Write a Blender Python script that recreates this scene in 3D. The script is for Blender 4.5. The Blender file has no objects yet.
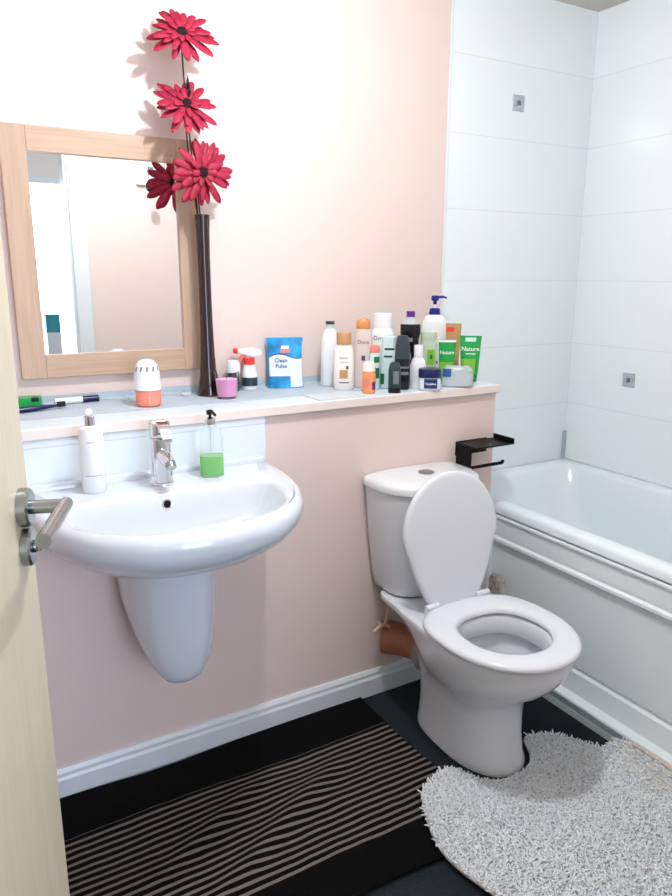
import bpy, math, random
from mathutils import Vector, Matrix
random.seed(7)
C = bpy.context.scene.collection
PI = math.pi
R = math.radians

# ------------------------------------------------------------------ camera
CAM = Vector((0.0, -1.72, 1.3175))
yaw, pitch, roll, FPX = R(-30.164), R(13.681), R(0.162), 711.3
cd = bpy.data.cameras.new('camera'); cam = bpy.data.objects.new('camera', cd); C.objects.link(cam)
fw = Vector((-math.sin(yaw) * math.cos(pitch), math.cos(yaw) * math.cos(pitch), -math.sin(pitch)))
rt = Vector((math.cos(yaw), math.sin(yaw), 0)); up = rt.cross(fw)
r2 = rt * math.cos(roll) + up * math.sin(roll); u2 = -rt * math.sin(roll) + up * math.cos(roll)
cam.matrix_world = Matrix(((r2.x, u2.x, -fw.x, CAM.x), (r2.y, u2.y, -fw.y, CAM.y), (r2.z, u2.z, -fw.z, CAM.z), (0, 0, 0, 1)))
cd.sensor_fit = 'VERTICAL'; cd.sensor_height = 24.0; cd.lens = FPX / 896 * 24.0; cd.clip_start = 0.02
bpy.context.scene.camera = cam

# ------------------------------------------------------------------ materials
def srgb(r, g, b):
    f = lambda c: (c / 255 / 12.92) if c / 255 <= 0.04045 else ((c / 255 + 0.055) / 1.055) ** 2.4
    return (f(r), f(g), f(b), 1)

def nt(name):
    m = bpy.data.materials.new(name); m.use_nodes = True
    t = m.node_tree; b = t.nodes['Principled BSDF']
    return m, t, b

def mat(name, rgb, rough=0.5, metal=0.0, var=0.04, scale=30.0, bump=0.0, trans=0.0, ior=1.45, coat=0.0, sss=0.0, bscale=None, alpha=1.0):
    m, t, b = nt(name)
    b.inputs['Roughness'].default_value = rough
    b.inputs['Metallic'].default_value = metal
    b.inputs['Transmission Weight'].default_value = trans
    b.inputs['IOR'].default_value = ior
    b.inputs['Coat Weight'].default_value = coat
    b.inputs['Alpha'].default_value = alpha
    co = t.nodes.new('ShaderNodeTexCoord')
    n = t.nodes.new('ShaderNodeTexNoise'); n.inputs['Scale'].default_value = scale; n.inputs['Detail'].default_value = 3
    t.links.new(co.outputs['Object'], n.inputs['Vector'])
    rp = t.nodes.new('ShaderNodeValToRGB')
    c = srgb(*rgb)
    rp.color_ramp.elements[0].position = 0.3; rp.color_ramp.elements[1].position = 0.7
    rp.color_ramp.elements[0].color = tuple(x * (1 - var) for x in c[:3]) + (1,)
    rp.color_ramp.elements[1].color = tuple(min(1, x * (1 + var)) for x in c[:3]) + (1,)
    t.links.new(n.outputs['Fac'], rp.inputs['Fac']); t.links.new(rp.outputs['Color'], b.inputs['Base Color'])
    if bump:
        bn = t.nodes.new('ShaderNodeTexNoise'); bn.inputs['Scale'].default_value = bscale or scale * 4; bn.inputs['Detail'].default_value = 4
        t.links.new(co.outputs['Object'], bn.inputs['Vector'])
        bp = t.nodes.new('ShaderNodeBump'); bp.inputs['Strength'].default_value = bump; bp.inputs['Distance'].default_value = 0.003
        t.links.new(bn.outputs['Fac'], bp.inputs['Height']); t.links.new(bp.outputs['Normal'], b.inputs['Normal'])
    return m

def emis(name, rgb, s):
    m, t, b = nt(name)
    b.inputs['Base Color'].default_value = srgb(*rgb)
    b.inputs['Emission Color'].default_value = srgb(*rgb); b.inputs['Emission Strength'].default_value = s
    return m

def tile_mat(name, axis, rgb, grout, w, h, offu, offz, rough=0.16):
    m, t, b = nt(name)
    g = t.nodes.new('ShaderNodeNewGeometry'); s = t.nodes.new('ShaderNodeSeparateXYZ'); cb = t.nodes.new('ShaderNodeCombineXYZ')
    t.links.new(g.outputs['Position'], s.inputs[0])
    a1 = t.nodes.new('ShaderNodeMath'); a1.operation = 'ADD'; a1.inputs[1].default_value = offu
    a2 = t.nodes.new('ShaderNodeMath'); a2.operation = 'ADD'; a2.inputs[1].default_value = offz
    t.links.new(s.outputs[axis], a1.inputs[0]); t.links.new(s.outputs['Z'], a2.inputs[0])
    t.links.new(a1.outputs[0], cb.inputs[0]); t.links.new(a2.outputs[0], cb.inputs[1])
    br = t.nodes.new('ShaderNodeTexBrick'); br.offset = 0.0; br.squash = 1.0
    br.inputs['Scale'].default_value = 1.0; br.inputs['Brick Width'].default_value = w; br.inputs['Row Height'].default_value = h
    br.inputs['Mortar Size'].default_value = 0.0016; br.inputs['Mortar Smooth'].default_value = 0.3; br.inputs['Bias'].default_value = 0
    br.inputs['Color1'].default_value = srgb(*rgb); br.inputs['Color2'].default_value = srgb(*[c - 2 for c in rgb]); br.inputs['Mortar'].default_value = srgb(*grout)
    t.links.new(cb.outputs[0], br.inputs['Vector']); t.links.new(br.outputs['Color'], b.inputs['Base Color'])
    nz = t.nodes.new('ShaderNodeTexNoise'); nz.inputs['Scale'].default_value = 5
    t.links.new(g.outputs['Position'], nz.inputs['Vector'])
    mx = t.nodes.new('ShaderNodeMath'); mx.operation = 'MULTIPLY'; mx.inputs[1].default_value = 1.0
    t.links.new(nz.outputs['Fac'], mx.inputs[0])
    sb = t.nodes.new('ShaderNodeMath'); sb.operation = 'SUBTRACT'
    t.links.new(mx.outputs[0], sb.inputs[0]); t.links.new(br.outputs['Fac'], sb.inputs[1])
    bp = t.nodes.new('ShaderNodeBump'); bp.inputs['Strength'].default_value = 0.25; bp.inputs['Distance'].default_value = 0.002
    t.links.new(sb.outputs[0], bp.inputs['Height']); t.links.new(bp.outputs['Normal'], b.inputs['Normal'])
    b.inputs['Roughness'].default_value = rough
    return m

def wood_mat(name, rgb, dark, along='X', scale=1.0, rough=0.45):
    m, t, b = nt(name)
    co = t.nodes.new('ShaderNodeTexCoord'); mp = t.nodes.new('ShaderNodeMapping')
    sc = {'X': (3, 60, 60), 'Z': (60, 60, 3), 'Y': (60, 3, 60)}[along]
    mp.inputs['Scale'].default_value = [x * scale for x in sc]
    t.links.new(co.outputs['Object'], mp.inputs['Vector'])
    n = t.nodes.new('ShaderNodeTexNoise'); n.inputs['Scale'].default_value = 1.5; n.inputs['Detail'].default_value = 6; n.inputs['Distortion'].default_value = 0.6
    t.links.new(mp.outputs[0], n.inputs['Vector'])
    rp = t.nodes.new('ShaderNodeValToRGB'); rp.color_ramp.elements[0].position = 0.3; rp.color_ramp.elements[1].position = 0.72
    rp.color_ramp.elements[0].color = srgb(*dark); rp.color_ramp.elements[1].color = srgb(*rgb)
    t.links.new(n.outputs['Fac'], rp.inputs['Fac']); t.links.new(rp.outputs['Color'], b.inputs['Base Color'])
    b.inputs['Roughness'].default_value = rough
    return m

def stripe_mat(name):
    m, t, b = nt(name)
    co = t.nodes.new('ShaderNodeTexCoord'); s = t.nodes.new('ShaderNodeSeparateXYZ')
    t.links.new(co.outputs['Object'], s.inputs[0])
    def math_(op, a, v=None, c=None):
        n = t.nodes.new('ShaderNodeMath'); n.operation = op
        if hasattr(a, 'links') or a.__class__.__name__.startswith('NodeSocket'): t.links.new(a, n.inputs[0])
        else: n.inputs[0].default_value = a
        if v is not None:
            if v.__class__.__name__.startswith('NodeSocket'): t.links.new(v, n.inputs[1])
            else: n.inputs[1].default_value = v
        return n.outputs[0]
    nz = t.nodes.new('ShaderNodeTexNoise'); nz.inputs['Scale'].default_value = 9
    t.links.new(co.outputs['Object'], nz.inputs['Vector'])
    w = math_('MULTIPLY', math_('SUBTRACT', nz.outputs['Fac'], 0.5), 0.011)
    y = math_('ADD', s.outputs['Y'], w)
    ph = math_('FRACT', math_('MULTIPLY', y, 1 / 0.0212))
    on = math_('LESS_THAN', ph, 0.40)
    inr = math_('MULTIPLY', math_('GREATER_THAN', y, -0.5385), math_('LESS_THAN', y, -0.168))
    f = math_('MULTIPLY', on, inr)
    mix = t.nodes.new('ShaderNodeMix'); mix.data_type = 'RGBA'
    n2 = t.nodes.new('ShaderNodeTexNoise'); n2.inputs['Scale'].default_value = 400
    t.links.new(co.outputs['Object'], n2.inputs['Vector'])
    mix.inputs[6].default_value = srgb(9, 8, 9); mix.inputs[7].default_value = srgb(118, 110, 104)
    t.links.new(f, mix.inputs[0]); t.links.new(mix.outputs[2], b.inputs['Base Color'])
    b.inputs['Roughness'].default_value = 0.95; b.inputs['Specular IOR Level'].default_value = 0.1
    bp = t.nodes.new('ShaderNodeBump'); bp.inputs['Strength'].default_value = 0.6; bp.inputs['Distance'].default_value = 0.002
    t.links.new(n2.outputs['Fac'], bp.inputs['Height']); t.links.new(bp.outputs['Normal'], b.inputs['Normal'])
    return m

def liner_mat(name, rgb):
    m = mat(name, rgb, 0.6, var=0.03)
    t = m.node_tree; b = t.nodes['Principled BSDF']
    co = t.nodes.new('ShaderNodeTexCoord'); wv = t.nodes.new('ShaderNodeTexWave'); wv.inputs['Scale'].default_value = 55; wv.bands_direction = 'X'
    t.links.new(co.outputs['Object'], wv.inputs['Vector'])
    bp = t.nodes.new('ShaderNodeBump'); bp.inputs['Strength'].default_value = 0.5; bp.inputs['Distance'].default_value = 0.002
    t.links.new(wv.outputs['Fac'], bp.inputs['Height']); t.links.new(bp.outputs['Normal'], b.inputs['Normal'])
    return m

M = {}
M['pink'] = mat('pink_wall_paint', (233, 214, 208), 0.62, var=0.012, scale=3, bump=0.08, bscale=220)
M['ceiling'] = mat('ceiling_paint', (214, 210, 200), 0.9, var=0.01)
M['hall'] = mat('hall_paint', (232, 222, 214), 0.8, var=0.01)
M['carpet'] = mat('slate_carpet', (25, 35, 41), 0.98, var=0.55, scale=260, bump=1.0, bscale=500)
M['white_gloss'] = mat('white_gloss_paint', (226, 232, 238), 0.3, var=0.01)
M['tile_b'] = tile_mat('white_wall_tile', 'X', (241, 249, 253), (226, 234, 240), 0.68, 0.2444, -2.290 + 6.8, 2.3686)
M['tile_r'] = tile_mat('white_wall_tile_side', 'Y', (241, 249, 253), (226, 234, 240), 0.68, 0.2444, -0.32 + 6.8, 2.3686)
M['tile_s'] = tile_mat('splashback_tile', 'X', (228, 236, 244), (206, 214, 224), 0.158, 0.3, 0.013 + 1.58 * 0, 0.27 - 0.0)
M['ceramic'] = mat('white_ceramic', (214, 221, 230), 0.08, var=0.006, scale=4, coat=0.4)
M['ceramic_wc'] = mat('white_toilet_ceramic', (227, 231, 237), 0.10, var=0.008, scale=5, coat=0.3)
M['seat'] = mat('white_seat_plastic', (226, 230, 238), 0.18, var=0.006, scale=4)
M['acrylic'] = mat('white_bath_acrylic', (233, 244, 250), 0.14, var=0.006, scale=4, coat=0.3)
M['panel'] = mat('bath_panel_plastic', (236, 245, 249), 0.3, var=0.01, scale=4)
M['plinth'] = mat('grey_green_plinth_paint', (186, 199, 200), 0.4, var=0.02)
M['ledge'] = mat('pale_blue_shelf_laminate', (214, 227, 237), 0.35, var=0.025, scale=18)
M['edge'] = mat('cream_shelf_edging', (240, 226, 220), 0.45, var=0.02)
M['liner'] = liner_mat('blue_grey_ribbed_liner', (188, 202, 215))
M['mesh'] = liner_mat('white_ribbed_plastic', (205, 214, 222))
M['oak'] = wood_mat('light_oak_upright', (198, 169, 146), (185, 154, 130), 'Z')
M['oak_h'] = wood_mat('light_oak_rail', (198, 169, 146), (185, 154, 130), 'X')
M['door'] = wood_mat('cream_door_veneer', (216, 205, 182), (209, 197, 172), 'Z', 0.6, 0.4)
M['mirror'] = mat('mirror_silver', (240, 242, 243), 0.005, 1.0, var=0.0)
M['chrome'] = mat('polished_chrome', (225, 228, 232), 0.06, 1.0, var=0.0)
M['steel'] = mat('brushed_steel', (162, 166, 167), 0.26, 1.0, var=0.03, scale=90)
M['black_metal'] = mat('matt_black_metal', (9, 9, 11), 0.45, 0.0, var=0.1)
M['black_metal'].node_tree.nodes['Principled BSDF'].inputs['Specular IOR Level'].default_value = 0.2
M['black_glass'] = mat('dark_brown_glazed_glass', (34, 10, 14), 0.07, var=0.08, coat=0.6)
M['petal'] = mat('crimson_silk_petal', (160, 24, 58), 0.62, var=0.3, scale=60)
M['petal_c'] = mat('dark_red_flower_centre', (30, 5, 10), 0.9, var=0.3, scale=300, bump=0.8)
M['stem'] = mat('dark_stem', (24, 22, 20), 0.6, var=0.2)
M['white_pl'] = mat('white_plastic', (240, 242, 246), 0.28, var=0.008)
M['cream_pl'] = mat('cream_white_plastic', (246, 242, 238), 0.3, var=0.008)
M['grey_pl'] = mat('grey_plastic', (120, 126, 134), 0.3, var=0.03)
M['dgrey_pl'] = mat('charcoal_plastic', (56, 66, 72), 0.3, var=0.05)
M['black_pl'] = mat('black_plastic', (16, 18, 24), 0.25, var=0.1)
M['slate_pl'] = mat('slate_teal_plastic', (40, 62, 72), 0.3, var=0.05)
M['tan'] = mat('tan_plastic', (196, 150, 104), 0.35, var=0.05)
M['orange_cap'] = mat('orange_cap_plastic', (222, 150, 92), 0.3, var=0.03)
M['peach'] = mat('peach_bottle_plastic', (255, 158, 110), 0.25, var=0.08, scale=60)
M['coral'] = mat('coral_plastic', (240, 132, 116), 0.35, var=0.03)
M['red'] = mat('red_orange_plastic', (238, 62, 50), 0.3, var=0.03)
M['navy'] = mat('navy_plastic', (22, 26, 84), 0.28, var=0.05)
M['royal'] = mat('royal_blue_plastic', (22, 30, 140), 0.25, var=0.05)
M['navy_lbl'] = mat('navy_label', (30, 56, 116), 0.4, var=0.08)
M['purple'] = mat('purple_plastic', (92, 24, 130), 0.28, var=0.05)
M['green'] = mat('green_tube_plastic', (24, 160, 74), 0.28, var=0.06)
M['lime'] = mat('yellow_green_print', (120, 184, 52), 0.35, var=0.08)
M['dgreen'] = mat('dark_green_label', (16, 112, 62), 0.35, var=0.06)
M['teal_pale'] = mat('pale_teal_plastic', (206, 228, 230), 0.25, var=0.03)
M['clear_green'] = mat('pale_green_clear_plastic', (214, 228, 206), 0.15, var=0.04, trans=0.35)
M['pearl'] = mat('pearly_peach_white_plastic', (236, 222, 216), 0.22, var=0.02, trans=0.15)
M['blue_foil'] = mat('bright_blue_foil', (22, 150, 222), 0.25, var=0.5, scale=22, coat=0.3)
M['foil_dark'] = mat('deep_blue_print', (14, 70, 158), 0.3, var=0.1)
M['foil_lt'] = mat('white_blue_print', (226, 238, 246), 0.3, var=0.02)
M['glass'] = mat('clear_glass', (252, 253, 253), 0.02, var=0.0, trans=1.0, ior=1.12)
M['film'] = mat('clear_film', (232, 240, 246), 0.12, var=0.02, trans=0.55, ior=1.2, scale=40, bump=0.6, bscale=60)
M['pink_wax'] = mat('pink_wax', (255, 176, 224), 0.5, var=0.06, scale=60)
M['coral_gel'] = mat('coral_gel', (255, 148, 128), 0.12, var=0.06, trans=0.1)
M['green_soap'] = mat('green_liquid_soap', (142, 222, 130), 0.1, var=0.02, trans=0.1)
M['print_dark'] = mat('dark_print', (60, 64, 84), 0.5, var=0.02)
M['print_white'] = mat('white_print', (240, 250, 244), 0.5, var=0.02)
M['print_blue'] = mat('blue_print', (36, 84, 150), 0.5, var=0.02)
M['print_grey'] = mat('grey_print', (150, 158, 172), 0.5, var=0.02)
M['shag'] = mat('white_shag_yarn', (240, 246, 253), 0.95, var=0.05, scale=40)
M['mat_base'] = mat('mat_backing', (206, 200, 196), 0.95, var=0.05)
M['piping'] = mat('pinkish_binding', (214, 198, 190), 0.9, var=0.05)
M['rug'] = stripe_mat('black_rug_with_grey_stripes')
M['waste'] = mat('terracotta_plastic', (176, 112, 84), 0.4, var=0.1, scale=12)
M['rubber'] = mat('grey_rubber', (150, 148, 146), 0.6, var=0.04)
M['tan_pipe'] = mat('tan_plastic_pipe', (214, 180, 152), 0.4, var=0.05)
M['cloth'] = mat('grey_beige_cloth', (186, 177, 170), 0.95, var=0.3, scale=70, bump=1.0, bscale=120)
M['sealant'] = mat('grey_sealant', (176, 190, 202), 0.4, var=0.02)
M['inset'] = mat('silver_mosaic', (176, 188, 196), 0.4, 0.0, var=0.2, scale=120)
M['inset_dark'] = mat('dark_mosaic', (104, 116, 126), 0.4, 0.0, var=0.1)
M['lamp'] = emis('lit_lamp_glass', (244, 249, 255), 14.0)
M['window_glow'] = emis('daylit_window_pane', (214, 232, 255), 5.0)
M['teal_panel'] = mat('teal_paint', (40, 150, 160), 0.4, var=0.03)
M['water'] = mat('water', (214, 222, 224), 0.02, var=0.0, trans=0.6, ior=1.33)

# ------------------------------------------------------------------ mesh helpers
class MB:
    def __init__(s): s.v = []; s.f = []; s.mi = []
    def add(s, vs, fs, mi=0):
        o = len(s.v); s.v += [tuple(v) for v in vs]; s.f += [tuple(i + o for i in f) for f in fs]; s.mi += [mi] * len(fs)
        return s
    def loft(s, rings, cap0=True, cap1=True, mi=0, closed=True):
        n = len(rings[0]); vs = [p for r in rings for p in r]; fs = []
        for i in range(len(rings) - 1):
            for j in range(n if closed else n - 1):
                k = (j + 1) % n
                fs.append((i * n + j, i * n + k, (i + 1) * n + k, (i + 1) * n + j))
        if cap0: fs.append(tuple(range(n - 1, -1, -1)))
        if cap1: fs.append(tuple(range((len(rings) - 1) * n, len(rings) * n)))
        return s.add(vs, fs, mi)
    def lathe(s, prof, c=(0, 0, 0), n=28, mi=0, cap0=True, cap1=True):
        rings = [[(c[0] + r * math.cos(2 * PI * k / n), c[1] + r * math.sin(2 * PI * k / n), c[2] + z) for k in range(n)] for r, z in prof]
        return s.loft(rings, cap0, cap1, mi)
    def box(s, a, b, mi=0):
        x0, y0, z0 = a; x1, y1, z1 = b
        v = [(x0, y0, z0), (x1, y0, z0), (x1, y1, z0), (x0, y1, z0), (x0, y0, z1), (x1, y0, z1), (x1, y1, z1), (x0, y1, z1)]
        return s.add(v, [(3, 2, 1, 0), (4, 5, 6, 7), (0, 1, 5, 4), (1, 2, 6, 5), (2, 3, 7, 6), (3, 0, 4, 7)], mi)
    def tube(s, pts, r, n=12, mi=0, cap=True):
        pts = [Vector(p) for p in pts]; rs = r if isinstance(r, (list, tuple)) else [r] * len(pts)
        rings = []; a = None
        for i, p in enumerate(pts):
            t = (pts[min(i + 1, len(pts) - 1)] - pts[max(i - 1, 0)]).normalized()
            if a is None:
                a = t.cross(Vector((0, 0, 1)) if abs(t.z) < 0.9 else Vector((1, 0, 0))).normalized()
            else:
                a = (a - t * a.dot(t)).normalized()
            b = t.cross(a)
            rings.append([p + a * (rs[i] * math.cos(2 * PI * k / n)) + b * (rs[i] * math.sin(2 * PI * k / n)) for k in range(n)])
        return s.loft(rings, cap, cap, mi)
    def xform(s, mtx, start=0):
        s.v = s.v[:start] + [tuple(mtx @ Vector(p)) for p in s.v[start:]]; return s
    def build(s, name, m, parent=None, smooth=True, bevel=0, sub=0, loc=None, auto=35, solid=0):
        me = bpy.data.meshes.new(name); me.from_pydata(s.v, [], s.f)
        ms = m if isinstance(m, (list, tuple)) else [m]
        for x in ms: me.materials.append(x)
        for p, i in zip(me.polygons, s.mi): p.material_index = i; p.use_smooth = smooth
        me.update()
        if smooth and auto and not sub:
            try: me.set_sharp_from_angle(angle=R(auto))
            except Exception: pass
        o = bpy.data.objects.new(name, me); C.objects.link(o)
        if parent is not None: o.parent = parent
        if loc is not None: o.location = loc
        if solid:
            q = o.modifiers.new('solid', 'SOLIDIFY'); q.thickness = solid; q.offset = 0
        if bevel:
            q = o.modifiers.new('bevel', 'BEVEL'); q.width = bevel; q.segments = 3; q.limit_method = 'ANGLE'; q.angle_limit = R(40)
        if sub:
            q = o.modifiers.new('sub', 'SUBSURF'); q.levels = sub; q.render_levels = sub
        return o

def thing(name, label, cat, loc=(0, 0, 0), rz=0.0, group=None):
    o = bpy.data.objects.new(name, None); C.objects.link(o); o.empty_display_size = 0.05
    o.location = loc; o.rotation_euler = (0, 0, rz); o['label'] = label; o['category'] = cat
    if group: o['group'] = group
    return o
def tag(o, label, cat, group=None):
    o['label'] = label; o['category'] = cat
    if group: o['group'] = group
    return o
def struct(o, label=None, cat=None):
    o['kind'] = 'structure'
    if label: o['label'] = label
    if cat: o['category'] = cat
    return o
def face_cam(x, y, extra=0.0):
    return -math.atan2(CAM.x - x, -(CAM.y - y)) * -1 + extra   # local -Y looks at the camera

def sgp(c, e): return math.copysign(abs(c) ** e, c)
def sect(hw, hd, n=2.0, seg=36, z=0.0, cx=0.0, cy=0.0):
    return [(cx + hw * sgp(math.cos(2 * PI * k / seg), 2 / n), cy + hd * sgp(math.sin(2 * PI * k / seg), 2 / n), z) for k in range(seg)]
def egg(cx, hw, yf, yb, ym, nf=2.0, nb=3.5, z=0.0, seg=56, neck=None):
    out = []
    for k in range(seg):
        a = 2 * PI * k / seg; c, s = math.cos(a), math.sin(a)
        if s < 0: x = sgp(c, 2 / nf); y = ym + (ym - yf) * -(abs(s) ** (2 / nf))
        else: x = sgp(c, 2 / nb); y = ym + (yb - ym) * (s ** (2 / nb))
        w = hw
        if neck:
            t = min(1, max(0, (y - neck[0]) / (neck[1] - neck[0]))); t = t * t * (3 - 2 * t); w = hw * (1 - t) + neck[2] * t
        out.append((cx + w * x, y, z))
    return out

def text_mb(body, size, z, hw=None, hd=None, n=2.0, y=None, bold=0.0, x=0.0, off=0.0007):
    cu = bpy.data.curves.new('lettering', 'FONT'); cu.body = body; cu.size = size; cu.align_x = 'CENTER'; cu.offset = bold; cu.resolution_u = 3
    o = bpy.data.objects.new('lettering', cu); C.objects.link(o)
    bpy.context.view_layer.update()
    me = bpy.data.meshes.new_from_object(o.evaluated_get(bpy.context.evaluated_depsgraph_get()))
    vs = []
    for v in me.vertices:
        X = v.co.x + x
        if y is None: Y = -hd * max(0.0, 1 - min(1, abs(X / hw)) ** n) ** (1 / n) - off
        else: Y = y - off
        vs.append((X, Y, z + v.co.y))
    mb = MB(); mb.add(vs, [tuple(p.vertices) for p in me.polygons])
    bpy.data.objects.remove(o); bpy.data.curves.remove(cu); bpy.data.meshes.remove(me)
    return mb
def patch(hw, hd, n, z0, z1, x0, x1, off=0.0005, seg=12, hw1=None, hd1=None):
    """label wrapped over the front (-Y) of a superellipse body"""
    rings = []
    for i in range(5):
        t = i / 4; z = z0 + (z1 - z0) * t; W = hw + ((hw1 or hw) - hw) * t; Dp = hd + ((hd1 or hd) - hd) * t
        rings.append([(x0 + (x1 - x0) * k / seg, -Dp * max(0, 1 - min(1, abs((x0 + (x1 - x0) * k / seg) / W)) ** n) ** (1 / n) - off, z) for k in range(seg + 1)])
    mb = MB(); mb.loft(rings, False, False, closed=False); return mb
def body(prof, n=2.0, seg=36, mi=0):
    mb = MB(); mb.loft([sect(hw, hd, n, seg, z) for z, hw, hd in prof], True, True, mi); return mb

# ------------------------------------------------------------------ setting
ZS = 0.975; YB = 0.32; XR = 2.290; ZC = 2.255; XL = -0.30; YD = -1.40
def sbox(name, a, b, m, bevel=0):
    return struct(MB().box(a, b).build(name, m, smooth=False, bevel=bevel))
sbox('floor', (XL - 0.1, -3.7, -0.06), (XR + 0.1, YB + 0.1, 0.0), M['carpet'])
sbox('ceiling', (XL - 1.2, -3.7, ZC), (XR + 0.1, YB + 0.1, ZC + 0.06), M['ceiling'])
sbox('wall_back_upper', (XL, YB, 0), (1.615, YB + 0.1, ZC), M['pink'])
wt = sbox('wall_back_tiled', (1.615, YB - 0.006, 0), (XR + 0.1, YB + 0.1, ZC), M['tile_b'])
wr = sbox('wall_right', (XR, YD, 0), (XR + 0.1, YB - 0.006, ZC), M['tile_r'])
sbox('wall_left', (XL - 0.1, YD, 0), (XL, YB + 0.1, ZC), M['pink'])
sbox('wall_back_lower', (XL, 0.0, 0), (1.60, YB, 0.949), M['pink'])
DX0, DX1, DZ = -0.20, 0.70, 2.03
sbox('wall_front', (DX1, YD - 0.1, 0), (XR + 0.1, YD, ZC), M['pink'])
sbox('wall_front_side', (XL - 0.1, YD - 0.1, 0), (DX0, YD, ZC), M['pink'])
sbox('wall_front_head', (DX0, YD - 0.1, DZ), (DX1, YD, ZC), M['pink'])
# door lining and architrave
fr = MB(); fr.box((DX1 - 0.025, YD - 0.1, 0), (DX1, YD, DZ)).box((DX0, YD - 0.1, 0), (DX0 + 0.025, YD, DZ)).box((DX0 + 0.025, YD - 0.1, DZ - 0.025), (DX1 - 0.025, YD, DZ))
fr.box((DX1 - 0.012, YD, 0), (DX1 + 0.06, YD + 0.014, DZ + 0.06)).box((DX0 + 0.012, YD, DZ - 0.012), (DX1 - 0.012, YD + 0.014, DZ + 0.06))
struct(fr.build('trim_1', M['white_gloss'], smooth=False, bevel=0.003))
# hall behind the camera
sbox('wall_hall_right', (1.60, -3.7, 0), (1.70, YD - 0.1, ZC), M['hall'])
sbox('wall_hall_left', (-1.3, -3.7, 0), (-1.2, YD - 0.1, ZC), M['hall'])
sbox('wall_hall_return', (-1.3, YD - 0.1, 0), (XL - 0.1, YD, ZC), M['hall'])
sbox('floor_hall', (-1.3, -3.7, -0.06), (XL - 0.1, YD, 0.0), M['carpet'])
WX0, WX1, WZ0, WZ1 = -0.1, 1.45, 0.45, 2.02
hw_ = MB(); hw_.box((-1.3, -3.7, 0), (WX0, -3.6, ZC)).box((WX1, -3.7, 0), (1.70, -3.6, ZC)).box((WX0, -3.7, 0), (WX1, -3.6, WZ0)).box((WX0, -3.7, WZ1), (WX1, -3.6, ZC))
struct(hw_.build('wall_hall_window', M['hall'], smooth=False))
wf = MB(); t_ = 0.05
wf.box((WX0, -3.66, WZ0), (WX0 + t_, -3.60, WZ1)).box((WX1 - t_, -3.66, WZ0), (WX1, -3.60, WZ1)).box((WX0 + t_, -3.66, WZ0), (WX1 - t_, -3.60, WZ0 + t_)).box((WX0 + t_, -3.66, WZ1 - t_), (WX1 - t_, -3.60, WZ1)).box((0.62, -3.66, WZ0 + t_), (0.67, -3.60, WZ1 - t_))
win = struct(wf.build('window_1', M['white_gloss'], smooth=False, bevel=0.004))
MB().box((WX0 + t_, -3.65, WZ0 + t_), (WX1 - t_, -3.64, WZ1 - t_)).build('pane', M['window_glow'], win, smooth=False)
# skirting under the half-height wall
sk = MB(); prof = [(0.0, 0.0), (-0.016, 0.0), (-0.016, 0.058), (-0.012, 0.066), (-0.012, 0.076), (-0.006, 0.086), (0.0, 0.086)]
sk.loft([[(x, y, z) for y, z in prof] for x in (XL, 1.60)])
struct(sk.build('baseboard_back', M['white_gloss'], smooth=False))
# splashback tiles
struct(MB().box((0.14, -0.009, 0.831), (0.775, 0.0, 0.949)).build('trim_2', M['tile_s'], smooth=False, bevel=0.002))
struct(MB().box((XR - 0.016, YB - 0.018, 0.575), (XR, YB - 0.006, 0.69)).build('trim_3', M['sealant'], smooth=False, bevel=0.003))
struct(MB().box((1.610, YB - 0.010, ZS + 0.001), (1.618, YB - 0.001, ZC)).build('trim_4', M['white_gloss'], smooth=False, bevel=0.002))
def inset(parent, c, ax):
    for nm, h, d, m in (('accent_inset', 0.026, 0.004, M['inset']), ('accent_centre', 0.008, 0.006, M['inset_dark'])):
        mb = MB()
        if ax == 'y': mb.box((c[0] - h, c[1] - d, c[2] - h), (c[0] + h, c[1], c[2] + h))
        else: mb.box((c[0] - d, c[1] - h, c[2] - h), (c[0], c[1] + h, c[2] + h))
        mb.build(nm, m, parent, smooth=False, bevel=0.0008)
inset(wt, (1.921, YB - 0.006, 1.907), 'y')
inset(wr, (XR, 0.0275, 0.936), 'x')

# ------------------------------------------------------------------ shelf board on the boxed-in wall
sh = thing('ledge_shelf', 'long pale blue ledge shelf with cream front edge above the washbasin', 'shelf', (0, 0, 0.949))
MB().box((XL, -0.008, 0.0005), (1.603, YB, 0.026)).build('board', M['ledge'], sh, smooth=False, bevel=0.003)
MB().box((XL, -0.014, 0.0005), (1.606, -0.0085, 0.0255)).build('front_edging', M['edge'], sh, smooth=False, bevel=0.002)
ln = MB()
ln.loft([[(x, y, z) for y, z in ((0.0, 0.0008), (0.212, 0.0008), (0.2155, 0.003), (0.2165, 0.006), (0.2165, 0.022))] for x in [0.02 * i for i in range(74)]], False, False, closed=False)
o = ln.build('shelf_liner', M['liner'], smooth=False, loc=(0.12, 0.100, ZS), solid=0.0012)
tag(o, 'blue-grey ribbed liner sheet along the back of the ledge shelf, turned up at the wall', 'liner')
o = MB().box((-0.075, -0.05, 0.0002), (0.075, 0.05, 0.0028)).build('ribbed_mat', M['mesh'], smooth=False, loc=(1.02, 0.045, ZS))
tag(o, 'small whitish ribbed mat at the shelf edge in front of the white bottles', 'mat')

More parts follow.
